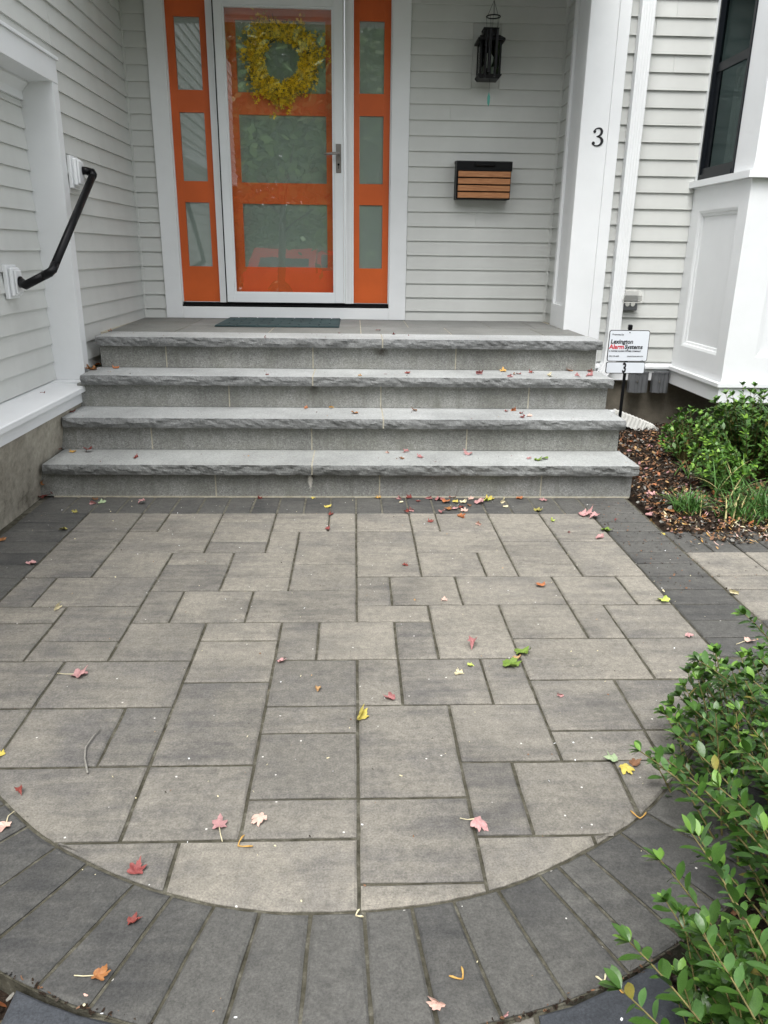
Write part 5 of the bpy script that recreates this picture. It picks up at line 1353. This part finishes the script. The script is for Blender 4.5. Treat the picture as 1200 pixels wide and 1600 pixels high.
# ================================================================== VEGETATION
def leaf_grid(L, W, fold=0.25, bend=0.2, n=5):
    """Oval leaf: verts and quads, lying along +X, origin at the petiole."""
    V = []; F = []
    for i in range(n+1):
        t = i/n; w = W*0.5*(math.sin(PI*(t**1.15)))**0.72 if 0 < t < 1 else 0.0
        x = L*t; z = -bend*L*t*t
        V += [(x, w, z+fold*w), (x, 0, z), (x, -w, z+fold*w)]
    for i in range(n):
        a = i*3; F += [(a, a+1, a+4, a+3), (a+1, a+2, a+5, a+4)]
    return np.array(V), F
LG = [leaf_grid(1, 0.47, 0.16, b, 6) for b in (0.08, 0.18, 0.30)]
def basis(d, up):
    x = Vector(d).normalized(); y = Vector(up).cross(x)
    y = y.normalized() if y.length > 1e-5 else Vector((0, 1, 0)); z = x.cross(y)
    return x, y, z
class Bush:
    def __init__(s, mats=('azalea_leaf', 'azalea_leaf_pale', 'azalea_tip')): s.leaves = []; s.tw = MB(); s.mats = list(mats)+['azalea_old']
    def shoot(s, p0, p1, sag=0.1, L=0.05, dens=1.0, tipn=6, rad=0.0022, start=0.35):
        p0, p1 = Vector(p0), Vector(p1); mid = (p0+p1)/2+Vector((0, 0, sag*(p1-p0).length))
        n = 12; pts = [(p0*(1-t)**2+mid*2*t*(1-t)+p1*t*t) for t in [i/n for i in range(n+1)]]
        s.tw.tube(pts, [rad*(1.5-0.9*i/n) for i in range(n+1)], 5)
        tot = (p1-p0).length; k = max(3, int(tot*(1-start)/0.020*dens)); ph = random.uniform(0, 6)
        for i in range(k):
            t = start+(0.97-start)*i/k; j = min(int(t*n), n-1); q = pts[j].lerp(pts[j+1], t*n-j); d = (pts[j+1]-pts[j]).normalized()
            ph += 2.4+random.uniform(-0.3, 0.3)
            u = d.orthogonal().normalized(); v = d.cross(u); side = u*math.cos(ph)+v*math.sin(ph)
            ld = (side*0.95+d*0.75+Vector((0, 0, 0.10))+Vector([random.gauss(0, 0.14) for _ in range(3)])).normalized()
            s.leaves.append((q, ld, d, L*random.uniform(0.45, 1.15), 3 if random.random() < 0.02 else (0 if random.random() < 0.7 else 1)))
        d = (pts[-1]-pts[-2]).normalized(); u = d.orthogonal().normalized(); v = d.cross(u)
        for i in range(tipn):
            a = ph+i*2*PI/tipn; side = u*math.cos(a)+v*math.sin(a)
            s.leaves.append((pts[-1], (side*0.62+d*random.uniform(0.6, 1.1)).normalized(), d, L*random.uniform(0.55, 0.95), 2 if random.random() < 0.30 else 0))
        s.leaves.append((pts[-1], (d+Vector((0.1, 0.1, 0))).normalized(), u, L*0.4, 2))
    def build(s, root, eye, nparts=300):
        mats = s.mats
        tw = s.tw.build('twigs', 'azalea_twig', root, smooth=True); tw.location = -Vector(root.location); tag(tw, kind='stuff')
        if nparts:
            s.leaves.sort(key=lambda l: ((l[0]-eye).length/l[3]))
            meshes = []
            for (V, F) in LG:
                row_ = []
                for m in mats:
                    me = bpy.data.meshes.new('leaf'); me.from_pydata([tuple(v) for v in V], [], F); me.materials.append(M[m]); me.shade_smooth(); row_.append(me)
                meshes.append(row_)
            for (q, ld, up, L, mi) in s.leaves[:nparts]:
                x, y, z = basis(ld, Vector(up)*0.6+Vector((0, 0, 1)))
                o = link('leaf', random.choice(meshes)[mi], root)
                o.matrix_local = Matrix(((x.x*L, y.x*L, z.x*L, q.x-root.location.x), (x.y*L, y.y*L, z.y*L, q.y-root.location.y), (x.z*L, y.z*L, z.z*L, q.z-root.location.z), (0, 0, 0, 1)))
        VV = []; FF = []; MI = []; off = 0
        for (q, ld, up, L, mi) in s.leaves[nparts:]:
            x, y, z = basis(ld, Vector(up)*0.6+Vector((0, 0, 1)))
            V, F = random.choice(LG); B = np.array([x[:], y[:], z[:]])*L
            VV.append(V@B+np.array(q[:])-np.array(root.location[:])); FF += [tuple(i+off for i in f) for f in F]; MI += [mi]*len(F); off += len(V)
        if VV:
            o = fast_mesh('foliage', np.concatenate(VV), FF, mats, MI, root, smooth=True); tag(o, kind='stuff')
leaf_mat('azalea_old', (0.16, 0.17, 0.025), (0.30, 0.24, 0.06), 0.5, 40, 0, (0.10, 0.05, 0.02))
EYE = Vector(CAM[4:7])
# foreground azalea
az = empty('azalea_shrub', (0.98, -2.62, -0.04)); tag(az, 'glossy green azalea shrub spilling over the paving at the lower right', 'shrub')
B = Bush()
roots = [Vector((0.78, -2.98, -0.04)), Vector((1.00, -2.62, -0.04)), Vector((0.52, -3.34, -0.04)), Vector((1.25, -2.75, -0.04)), Vector((1.18, -2.10, -0.04))]
TIPS = [((0.93, -1.99, 0.29), 4), ((0.70, -2.22, 0.28), 1), ((0.74, -2.22, 0.24), 1), ((0.87, -2.20, 0.27), 1), ((0.46, -2.50, 0.22), 0), ((0.50, -2.52, 0.22), 0), ((0.58, -2.42, 0.20), 0), ((0.66, -2.32, 0.20), 0),
        ((0.385, -2.81, 0.22), 2), ((0.44, -2.82, 0.28), 2), ((0.40, -2.87, 0.33), 2), ((0.285, -2.95, 0.19), 2), ((0.24, -3.04, 0.20), 2), ((0.52, -2.72, 0.30), 0), ((0.60, -2.66, 0.33), 0), ((0.66, -2.50, 0.32), 0), ((0.74, -2.40, 0.33), 1),
        ((0.50, -2.90, 0.36), 2), ((0.36, -3.02, 0.28), 2), ((0.84, -2.30, 0.36), 1)]
for (tp, ri) in TIPS:
    r0 = roots[ri]; B.shoot(r0+Vector((random.uniform(-0.04, 0.04), random.uniform(-0.04, 0.04), 0)), tp, 0.20, 0.039, 2.3, 8, 0.0020, 0.18)
for i in range(370):
    a = random.uniform(0, 2*PI); rr = math.sqrt(random.random()); cx, cy = 1.00, -2.56
    tx, ty = cx+rr*0.46*math.cos(a), cy+rr*0.60*math.sin(a)
    tz = 0.05+0.36*math.sqrt(max(0, 1-rr**3))*random.uniform(0.25, 1.0)
    if tx < 0.50-0.25*(ty+2.7) and ty > -2.75: continue
    B.shoot((tx+random.uniform(0.02, 0.16), ty-random.uniform(0.03, 0.20), max(-0.03, tz-0.30)), (tx, ty, tz), 0.06, random.uniform(0.028, 0.041), 2.1, 7, 0.0018, 0.12)
for i in range(270):
    tx, ty, tz = random.uniform(0.36, 0.90), random.uniform(-3.38, -2.88), random.uniform(0.03, 0.24)
    if math.hypot(tx+0.183, ty+1.689) < 1.30 or tx < 0.44-0.3*(ty+3.3)-tz*0.35: continue
    B.shoot((tx+random.uniform(0.02, 0.14), ty-random.uniform(0.03, 0.16), max(-0.03, tz-0.22)), (tx, ty, tz), 0.06, random.uniform(0.030, 0.042), 2.0, 7, 0.0016, 0.12)
B.build(az, EYE, 300)

# two shrubs in the side bed
def side_shrub(name_label, c, rx, ry, h, nsh, L, nparts, seed):
    random.seed(seed)
    root = empty('azalea_shrub', (c[0], c[1], 0.02)); tag(root, name_label, 'shrub')
    b = Bush(('azalea_light', 'azalea_leaf_pale', 'azalea_light_tip'))
    for i in range(nsh):
        a = random.uniform(0, 2*PI); rr = math.sqrt(random.random())
        t = Vector((c[0]+rr*rx*math.cos(a), c[1]+rr*ry*math.sin(a), 0.06+h*math.sqrt(max(0.02, 1-rr*rr))*random.uniform(0.5, 1.12)))
        base = Vector((c[0]+rr*rx*0.25*math.cos(a), c[1]+rr*ry*0.25*math.sin(a), 0.01))
        b.shoot(base, t, 0.10, L, 1.25, 6, 0.002, 0.30)
    b.build(root, EYE, nparts)
side_shrub('low bright green azalea left of the taller one, before the dark foundation', (1.93, 0.68), 0.20, 0.25, 0.27, 75, 0.044, 120, 3)
side_shrub('tall green azalea in the side bed under the corner of the white bay', (2.16, 0.35), 0.37, 0.33, 0.46, 210, 0.047, 200, 4)
side_shrub('low azalea sprawling at the foot of the tall one, above the grassy clump', (1.86, 0.12), 0.17, 0.15, 0.17, 50, 0.042, 60, 5)
random.seed(21)
def grass(label, c, n, L, spread, dry=0.06, wid=0.006):
    V = []; F = []; MI = []
    for i in range(n):
        a = random.uniform(0, 2*PI); l = L*random.uniform(0.55, 1.15); w = wid*random.uniform(0.7, 1.3)
        b = Vector((random.gauss(0, spread), random.gauss(0, spread), 0)); d = Vector((math.cos(a), math.sin(a), 0)); s = Vector((-d.y, d.x, 0))
        out = random.uniform(0.25, 0.95); m = 7; mi = 1 if random.random() < dry else 0
        for k in range(m+1):
            t = k/m; p = b+d*(l*out*t**1.25)+Vector((0, 0, l*(t-0.62*out*t*t*1.15))); ww = w*(1-t**2.2)*0.5+0.0002
            V += [p+s*ww, p+Vector((0, 0, -ww*0.5)), p-s*ww]
            if k: o = len(V)-6; F += [(o, o+1, o+4, o+3), (o+1, o+2, o+5, o+4)]; MI += [mi, mi]
    o = fast_mesh('grass_clump', [tuple(v) for v in V], F, ['grass_blade', 'grass_blade_dry'], MI, None, True)
    o.location = (c[0], c[1], 0.0); tag(o, label, 'grass clump', 'liriope clumps at the edge of the side bed')
grass('lone clump of strap grass nearest the steps, at the edge of the side bed', (1.53, -0.27), 150, 0.17, 0.035)
grass('strap grass clump at the bed edge under the tall azalea, middle one', (1.77, -0.35), 110, 0.19, 0.05, 0.12)
grass('strap grass clump cut by the right edge of the frame', (1.92, -0.30), 130, 0.25, 0.05, 0.12, 0.007)
grass('loose strap grass growing up through the tall azalea', (1.85, -0.06), 60, 0.30, 0.06, 0.12, 0.007)
grass('sparse strap grass tuft between the two azaleas of the side bed', (1.78, 0.36), 14, 0.22, 0.03, 0.1)

# ================================================================== FALLEN LEAVES
def maple_outline():
    pts = []
    lobes = [(90, 1.0, 17), (38, 0.86, 15), (-8, 0.52, 12)]
    right = [(90, 1.0), (80, 0.74), (74, 0.76), (64, 0.50), (52, 0.72), (40, 0.90), (31, 0.70), (22, 0.66), (10, 0.48), (0, 0.58), (-12, 0.62), (-32, 0.46), (-58, 0.38), (-90, 0.24)]
    P = [(r*math.cos(R_(a)), r*math.sin(R_(a))) for a, r in right]
    P += [(-x, y) for x, y in P[-2:0:-1]]
    return P
MO = maple_outline()
def fallen_mesh(form, col, size, stem, seed):
    rn = random.Random(seed)
    V = [(0, 0, 0)]; F = []; n = len(MO)
    jit = [(1+rn.uniform(-0.12, 0.12)) for _ in range(n)]
    sq = rn.uniform(0.75, 1.0)
    rings = (0.33, 0.66, 1.0)
    if form == 'bits':
        for r in rings:
            for i, (x, y) in enumerate(MO): a = 2*PI*i/n; V.append((r*0.55*math.cos(a)*jit[i], r*0.22*math.sin(a)*jit[i], 0))
    else:
        for r in rings:
            for i, (x, y) in enumerate(MO):
                k = jit[i] if r == 1.0 else 1
                rr = r if r == 1.0 else r*(0.6+0.4*min(1, 0.55/max(0.2, math.hypot(x, y))))
                V.append((x*rr*k*sq, y*rr*k, 0))
    for i in range(n): F.append((0, 1+i, 1+(i+1) % n))
    for r in range(2):
        for i in range(n): a = 1+r*n; F.append((a+i, a+n+i, a+n+(i+1) % n, a+(i+1) % n))
    k = {'flat': (0.8, 0.6), 'curl': (1.25, 0.8), 'roll': (2.7, 0.6), 'fold': (0.5, 0.4), 'bits': (0.7, 0.7)}[form]
    kx = k[0]*rn.uniform(0.8, 1.2); ky = k[1]*rn.uniform(0.6, 1.3)*(1 if rn.random() < 0.7 else -1)
    if form == 'flat' and rn.random() < 0.4: kx = -kx
    ang = rn.uniform(0, PI) if form in ('fold', 'curl') else rn.uniform(-0.3, 0.3)
    ca, sa = math.cos(ang), math.sin(ang); W = []
    ph1, ph2 = rn.uniform(0, 6), rn.uniform(0, 6)
    for (x, y, z) in V:
        u, v = x*ca+y*sa, -x*sa+y*ca
        if form == 'fold' and u > 0.05:
            th = 2.3*min(1, (u-0.05)/0.35); uu = 0.05+(u-0.05)*math.cos(th*0.8); z += (u-0.05)*math.sin(th*0.8); u = uu
        elif abs(kx) > 1e-3: t = u*kx; z += (1-math.cos(t))/kx; u = math.sin(t)/abs(kx) if kx > 0 else math.sin(-t)/abs(kx)
        t = v*ky
        if abs(ky) > 1e-3: z += (1-math.cos(t))/ky*0.8; v = math.sin(abs(ky)*v)/abs(ky)
        r = math.hypot(x, y)
        z += 0.11*r*math.sin(5*math.atan2(y, x)+ph1)+0.07*math.sin(9*x+ph2)*r+0.05*math.sin(8*y+ph1)*r
        W.append([u*ca-v*sa, u*sa+v*ca, z])
    zm = min(w_[2] for w_ in W); W = [(a*size*0.62, b*size*0.62, (c-zm)*size*0.62) for a, b, c in W]
    mb = MB(); mb.add(W, F)
    if stem:
        y0 = W[1+2*n+13]; L = size*rn.uniform(0.6, 0.85)
        mb.tube([y0, (y0[0]+0.1*L, y0[1]-0.5*L, 0.004), (y0[0]+rn.uniform(-0.1, 0.3)*L, y0[1]-L, 0.002)], [0.0013, 0.001, 0.0012], 5, mi=1)
    me = bpy.data.meshes.new('fallen_leaf'); me.from_pydata([tuple(v) for v in mb.v], [], mb.f)
    me.materials.append(M['fallen_'+col]); me.materials.append(M['fallen_cream'])
    me.polygons.foreach_set('material_index', mb.mi); me.shade_smooth(); me.update(); return me
ORD = ['leftmost', 'second from the left', 'third from the left', 'fourth from the left', 'fifth from the left', 'sixth from the left', 'seventh from the left', 'eighth from the left', 'ninth from the left', 'tenth from the left',
       'eleventh from the left', 'twelfth from the left', 'thirteenth from the left', 'fourteenth from the left', 'fifteenth from the left', 'sixteenth from the left', 'seventeenth from the left', 'eighteenth from the left', 'nineteenth from the left', 'twentieth from the left',
       'twenty first from the left', 'twenty second from the left', 'twenty third from the left', 'twenty fourth from the left', 'twenty fifth from the left']
SURF = {'tread1': (RISE, 'on the lowest granite tread'), 'tread2': (2*RISE, 'on the second granite tread from the bottom'), 'tread3': (3*RISE, 'on the third granite tread from the bottom'),
        'landing': (LAND, 'on the porch landing by its front edge'), 'bed': (0.012, 'in the side bed beyond the paving'), 'sill': (SZ-0.012, 'on the white sill at the left'), 'patio': (0.0, '')}
FORMW = {'flat': 'flat', 'curl': 'curled', 'roll': 'rolled up', 'fold': 'folded', 'bits': 'shrivelled'}
STEMANG = {}
for (px_, py_), dg_ in {(LEAVES[0][0], LEAVES[0][1]): -96}.items(): STEMANG[(round(px_, 1), round(py_, 1))] = R_(dg_)
for L_ in LEAVES:
    for key_, dg_ in (('large pink maple leaf', -131), ('mauve pink maple leaf', 5), ('orange brown twisted', -90), ('pale pink leaf with upright stem', 180), ('pink leaf with long stem half', -80), ('yellow half folded', 20), ('bright yellow maple leaf beside', 200), ('red curled maple leaf on the inner', -10)):
        if L_[6] and key_ in L_[6]: STEMANG[(round(L_[0], 1), round(L_[1], 1))] = R_(dg_)
groups = {}
for i, L in enumerate(LEAVES): groups.setdefault(L[2] if L[6] != '*pile' else 'pile', []).append(i)
rank = {}
for g, ids in groups.items():
    for r, i in enumerate(sorted(ids, key=lambda q: LEAVES[q][0])): rank[i] = r
for i, (x, y, sf, colr, form, size, ph, stem) in enumerate(LEAVES):
    z, where = SURF[sf]
    me = fallen_mesh(form, colr, size*(1.0 if form in ('flat', 'bits') else 1.35)*(0.85 if colr == 'red' and sf == 'patio' else 1), stem, 100+i)
    o = link('fallen_leaf', me); rn = random.Random(500+i)
    o.rotation_euler = (0, 0, STEMANG.get((round(x, 1), round(y, 1)), rn.uniform(0, 2*PI)))
    if form == 'fold': o.scale = (1, 1, 0.75)
    if sf == 'bed': z = h_side(x, y)+0.012
    if sf == 'patio' and y > -0.05 and x < -1.5: z += 0.004
    o.location = (x, y, z+0.0012)
    if ph == '*pile': lab = '%s %s leaf, %s in the leaf pile against the lowest riser' % (FORMW[form], colr, ORD[rank[i]])
    elif ph: lab = ph
    elif sf == 'sill': lab = 'small dark red leaf lying alone on the white sill at the left edge'
    else: lab = '%s %s leaf, %s %s' % (FORMW[form], colr, ORD[rank[i]], where)
    tag(o, lab, 'leaf', 'fallen leaves')
# stems face the way the photograph shows on the big ones
def turn(ix, deg): 
    pass
bigs = {(-0.998, -1.796): 100}
# orange leaf stuck to the foundation corner
o = link('fallen_leaf', fallen_mesh('roll', 'orange', 0.06, 0, 77)); o.location = (-1.775, -0.02, 0.075); o.rotation_euler = (0.3, 1.2, 0.4); tag(o, 'orange curled leaf caught upright in the corner of the foundation and the lowest step', 'leaf', 'fallen leaves')
# maple keys (winged seeds)
KEYS = [(-0.408, -2.519, 0.6, 0.030, 'forked yellow maple key on the paver joint right of the mauve maple leaf'), (0.038, -2.853, 2.2, 0.022, 'yellow green curved maple key on a dark ring paver, bottom centre'),
        (0.316, -2.887, 1.2, 0.024, 'tan U shaped maple key on the slate coloured path border at lower right'), (0.503, -2.453, 1.4, 0.026, 'cream forked maple key on the ring joint beside the shrub'),
        (-0.152, -2.71, 0.4, 0.014, 'small yellow maple key on the dark ring at the long centre joint'), (0.29, -2.864, 1.8, 0.014, 'tiny maple key on the outer edge of the ring at lower right')]
for (x, y, a, s, lab) in KEYS:
    m = MB(); c1, c2 = a+0.75, a-0.75
    for sgn, c in ((1, c1), (-1, c2)):
        d = Vector((math.cos(c), math.sin(c), 0)); q = Vector((-d.y, d.x, 0))*sgn*0.16
        m.tube([Vector((0, 0, 0.002)), d*s*0.4+q*s*0.3+Vector((0, 0, 0.003)), d*s*0.8+Vector((0, 0, 0.004)), d*s*1.1-q*s*0.5+Vector((0, 0, 0.003))], [0.0016, 0.0014, 0.0022, 0.0012], 6)
    o = m.build('maple_key', 'fallen_ochre' if s > 0.02 else 'fallen_cream', smooth=True); o.location = (x, y, 0.0008); tag(o, lab, 'seed', 'maple keys on the paving')
tw = MB().tube([(-0.838, -2.085, 0.006), (-0.846, -2.115, 0.006), (-0.851, -2.165, 0.005), (-0.838, -2.21, 0.005), (-0.812, -2.268, 0.005)], [0.0014, 0.002, 0.0022, 0.0024, 0.0026], 7).build('twig', 'bark', smooth=True)
tw.data.materials[0] = M['mortar'].copy(); tw.data.materials[0] = M['fallen_tan']
leaf_mat('dry_twig', (0.16, 0.15, 0.13), (0.28, 0.27, 0.24), 0.8, 60); tw.data.materials[0] = M['dry_twig']
tag(tw, 'thin grey bent twig lying on a paver at the left', 'twig')

# ---------------------------------------------------------------- mulch, leaf litter and crumbs (uncountable)
def litter(name, pts, size, mats, label_kind=True, flat=0.5, asp=(0.3, 1.0), seed=5):
    rg = np.random.default_rng(seed); n = len(pts); P = np.asarray(pts, float)
    a = rg.uniform(0, 2*PI, n); s = rg.uniform(size[0], size[1], n); w = s*rg.uniform(asp[0], asp[1], n)
    tx = rg.normal(0, flat, n); ty = rg.normal(0, flat, n)
    dx = np.stack([np.cos(a), np.sin(a), tx], 1); dy = np.stack([-np.sin(a), np.cos(a), ty], 1)
    dx /= np.linalg.norm(dx, axis=1)[:, None]; dy /= np.linalg.norm(dy, axis=1)[:, None]
    bend = rg.uniform(-0.3, 0.5, n)
    V = np.empty((n, 6, 3)); k = 0
    for u in (-0.5, 0, 0.5):
        for v in (-0.5, 0.5):
            wv = v*(1.0 if u == 0 else 0.55)
            V[:, k] = P+dx*(u*s)[:, None]+dy*(wv*w)[:, None]+np.array([0, 0, 1.0])*((u*u)*4*bend*s*0.3)[:, None]; k += 1
    F = (np.arange(n)*6)[:, None, None]+np.array([[0, 2, 3, 1], [2, 4, 5, 3]])[None]
    mi = np.repeat(rg.integers(0, len(mats), n), 2)
    o = fast_mesh(name, V.reshape(-1, 3), F.reshape(-1, 4), mats, mi); tag(o, kind='stuff'); return o
rg = np.random.default_rng(3)
def in_bed(n, x0, x1, y0, y1, edge=True):
    out = []
    while len(out) < n:
        x = rg.uniform(x0, x1); y = rg.uniform(y0, y1)
        if edge:
            # the bed's ragged edge: litter thins out over the side path
            lim = -0.60-0.12*min(1, max(0, (x-1.4)/0.3))+0.05*math.sin(x*23)
            if x < 1.36 and y < 0 and (x < 1.33-0.02*math.sin(y*40)-(0.0)): continue
            if y < lim and rg.random() > 0.15: continue
        out.append((x, y, max(h_side(x, y), 0.002)+abs(rg.normal(0.0, 0.008))+0.002))
    return out
BR = ['fallen_brown', 'dry_twig', 'soil', 'soil', 'fallen_brown', 'bark', 'bark', 'soil']
litter('mulch', in_bed(16000, 1.33, 2.9, -0.74, 1.62), (0.007, 0.024), BR, seed=1)
litter('leaf_litter', in_bed(700, 1.36, 2.2, -0.45, 1.3), (0.014, 0.032), ['fallen_brown', 'fallen_mauve', 'fallen_rust', 'fallen_tan', 'fallen_tan', 'fallen_rust', 'fallen_brown'], flat=0.6, asp=(0.5, 0.9), seed=2)
litter('straw_litter', in_bed(800, 1.36, 2.6, -0.78, -0.28), (0.010, 0.03), ['fallen_tan', 'fallen_cream', 'fallen_ochre', 'fallen_blush'], flat=0.3, asp=(0.08, 0.35), seed=6)
fb = []
while len(fb) < 5000:
    x = rg.uniform(0.43, 2.2); y = rg.uniform(-4.2, -1.75)
    if math.hypot(x+0.183, y+1.689) < 1.275: continue
    fb.append((x, y, -0.038+abs(rg.normal(0, 0.010))))
litter('mulch', fb, (0.008, 0.026), BR, seed=8)
fb = []
while len(fb) < 1100:
    x = rg.uniform(-1.35, -0.765); y = rg.uniform(-3.4, -2.2)
    if math.hypot(x+0.183, y+1.689) < 1.275: continue
    fb.append((x, y, -0.045+abs(rg.normal(0, 0.008))))
litter('mulch', fb, (0.010, 0.03), BR+['fallen_rust'], seed=9)
# crumbs in the gap outside the ring and scattered over the paving
cr = []
for i in range(370):
    t = rg.uniform(R_(195), R_(315)); r = 1.2715+rg.normal(0, 0.0045); cr.append((-0.183+r*math.cos(t), -1.689+r*math.sin(t), -0.004+abs(rg.normal(0, 0.002))))
litter('gap_debris', cr, (0.004, 0.011), ['soil', 'soil', 'soil', 'fallen_brown', 'bark', 'soil'], seed=10)
cr = [(rg.uniform(-1.75, 1.3), rg.uniform(-2.95, 0), 0.0015) for _ in range(520)]
litter('seed_crumbs', cr, (0.002, 0.0065), ['fallen_cream', 'fallen_tan', 'white_trim', 'fallen_brown', 'fallen_cream', 'soil'], seed=12)
cr = []
for k in range(4):
    for _ in range(26): cr.append((rg.uniform(-1.65, 1.3), k*TR+rg.uniform(-0.03, 0.23), (k+1)*RISE+0.0015))
litter('seed_crumbs', cr, (0.003, 0.009), ['fallen_brown', 'fallen_crimson', 'fallen_tan', 'soil'], seed=13)
cr = [(1.05+abs(rg.normal(0, 0.2)), rg.uniform(-1.2, -0.02), 0.0015) for _ in range(420)]
litter('soil_crumbs', cr, (0.003, 0.009), ['soil', 'fallen_brown', 'bark'], seed=14)

# ================================================================== BEHIND THE VIEWER (seen mirrored in the door glass)
def crown_mesh(n, rx, rz, seed):
    rg = np.random.default_rng(seed); C = []
    cl = [(rg.normal(0, 0.45, 3)*np.array([rx, rx, rz])) for _ in range(26)]
    cl = np.array(cl); k = rg.integers(0, len(cl), n)
    P = cl[k]+rg.normal(0, 0.22, (n, 3))*np.array([rx, rx, rz])
    d1 = rg.normal(0, 1, (n, 3)); d1 /= np.linalg.norm(d1, axis=1)[:, None]; d2 = rg.normal(0, 1, (n, 3)); d2 -= (d2*d1).sum(1)[:, None]*d1; d2 /= np.linalg.norm(d2, axis=1)[:, None]
    s = rg.uniform(0.08, 0.17, n)[:, None]
    V = np.stack([P-d1*s, P+d2*s*0.55, P+d1*s, P-d2*s*0.55], 1).reshape(-1, 3); F = np.arange(n*4).reshape(-1, 4)
    me_o = fast_mesh('crown', V, F, ['tree_leaf']); me = me_o.data; bpy.data.objects.remove(me_o); return me
CM = [crown_mesh(11000, 2.6, 2.9, 40+i) for i in range(3)]
TREES = [(-2.10, -13.2, 0.09, 3.6, 0, 'slim tree trunk standing before the red pickup, seen mirrored in the storm door'), (-7.5, -15.0, 0.22, 4.0, 1, 'tree at the left of the mirrored street'), (3.8, -14.0, 0.20, 4.0, 2, 'tree right of the mirrored pickup'),
         (-12.0, -24.5, 0.3, 4.6, 2, 'tree across the street, far left'), (-6.0, -26.0, 0.28, 4.4, 0, 'tree across the street behind the pickup tail'), (-1.0, -25.0, 0.3, 4.2, 1, 'tree across the street behind the pickup cab'),
         (4.6, -26.0, 0.3, 4.6, 2, 'tree across the street, right of the pickup'), (10.5, -24.0, 0.3, 4.4, 0, 'tree across the street, far right'), (-9, -29.5, 0.3, 6.0, 1, 'tall tree in the back row across the street, left'), (1.5, -30.0, 0.3, 6.2, 2, 'tall tree in the back row across the street, centre'), (8.0, -30.5, 0.3, 5.8, 0, 'tall tree in the back row across the street, right')]
for (x, y, r, h, k, lab) in TREES:
    gz = -0.5
    t = empty('tree', (x, y, gz)); tag(t, lab, 'tree')
    m = MB().tube([(0, 0, -0.1), (0.02, 0, h*0.35), (0.08, 0.05, h*0.7), (0.05, 0.1, h*1.1)], [r*1.3, r, r*0.8, r*0.4], 10)
    for q in range(5):
        a = q*1.3; m.tube([(0.05, 0.04, h*(0.6+0.07*q)), (math.cos(a)*1.2, math.sin(a)*1.2, h*(0.85+0.07*q)), (math.cos(a)*2.1, math.sin(a)*2.1, h*(1.05+0.08*q))], [r*0.4, r*0.25, r*0.1], 6)
    m.build('trunk', 'bark', t, smooth=True)
    c = link('crown', CM[k], t); c.location = (0, 0, h*1.15+1.6); c.scale = (1.15, 1.0, 1.0+0.1*k) if y > -20 else (1.35, 1.2, 1.35)
    if y < -20: c2 = link('crown', CM[(k+1) % 3], t); c2.location = (0.8, 0.6, h*0.55); c2.scale = (1.3, 1.0, 0.75)
# red pickup with a cap over the bed, parked facing right as seen from the street side
pk = empty('pickup_truck', (-1.0, -18.8, -0.5)); tag(pk, 'red pickup truck with a red bed cap parked on the street behind the viewer', 'pickup truck')
def side_prism(poly, y0, y1, name, mat, taper=0.0):
    m = MB(); n = len(poly); zt = max(p[1] for p in poly); zb = min(p[1] for p in poly)
    V = []
    for sgn, yy in ((1, y1), (-1, y0)):
        for (x, z) in poly: V.append((x, yy-sgn*taper*max(0, (z-1.0)), z))
    return m.add(V, [tuple(range(n)), tuple(range(n, 2*n))[::-1]]+[(i, (i+1) % n, n+(i+1) % n, n+i) for i in range(n)]).build(name, mat, pk)
def arch(cx, r, z0, n=9): return [(cx+r*math.cos(PI-PI*k/(n-1)), z0+r*math.sin(PI-PI*k/(n-1))) for k in range(n)]
body = [(-2.75, 0.42)]+[(-2.70, 0.40)]+arch(-1.55, 0.44, 0.40)+arch(1.85, 0.44, 0.40)+[(2.75, 0.40), (2.80, 0.62), (2.76, 0.98), (1.30, 1.10), (-2.72, 1.10), (-2.78, 0.9)]
side_prism(body, -0.95, 0.95, 'body', 'car_red')
side_prism([(-2.68, 1.101), (-0.42, 1.101), (-0.40, 1.80), (-2.35, 1.84), (-2.42, 1.82)], -0.90, 0.90, 'bed_cap', 'car_red', 0.16)
side_prism([(-0.36, 1.101), (1.30, 1.101), (0.72, 1.66), (0.55, 1.74), (-0.20, 1.74), (-0.33, 1.66)], -0.90, 0.90, 'cab', 'car_red', 0.18)
for yy, s in ((0.9, 1), (-0.9, -1)):
    def win(poly, nm='side_window'):
        m = MB(); V = [(x, yy-s*0.17*max(0, z-1.0)+s*0.006, z) for x, z in poly]+[(x, yy-s*0.17*max(0, z-1.0)+s*0.001, z) for x, z in poly]; n = len(poly)
        m.add(V, [tuple(range(n)), tuple(range(n, 2*n))[::-1]]+[(i, (i+1) % n, n+(i+1) % n, n+i) for i in range(n)]).build(nm, 'car_glass', pk)
    win([(-2.28, 1.24), (-0.60, 1.24), (-0.60, 1.52), (-2.16, 1.54)]); win([(-0.20, 1.16), (0.42, 1.16), (0.42, 1.62), (-0.20, 1.62)]); win([(0.50, 1.16), (1.08, 1.16), (0.66, 1.58), (0.50, 1.62)])
    for wx in (-1.55, 1.85):
        wh = MB().tube([(wx, yy-s*0.20, 0.37), (wx, yy+s*0.02, 0.37)], 0.37, 24).build('wheel', 'tyre_rubber', pk)
        MB().tube([(wx, yy+s*0.021, 0.37), (wx, yy+s*0.035, 0.37)], 0.22, 20).build('hubcap', 'chrome', wh)
    MB().box(-2.80, -2.74, yy-0.06 if s > 0 else yy-0.05, yy+0.055 if s > 0 else yy+0.06, 0.72, 1.04).build('tail_lamp', 'tail_lamp', pk)
MB().box(-2.92, -2.80, -0.9, 0.9, 0.42, 0.58, bev=0.02).build('rear_bumper', 'chrome', pk)
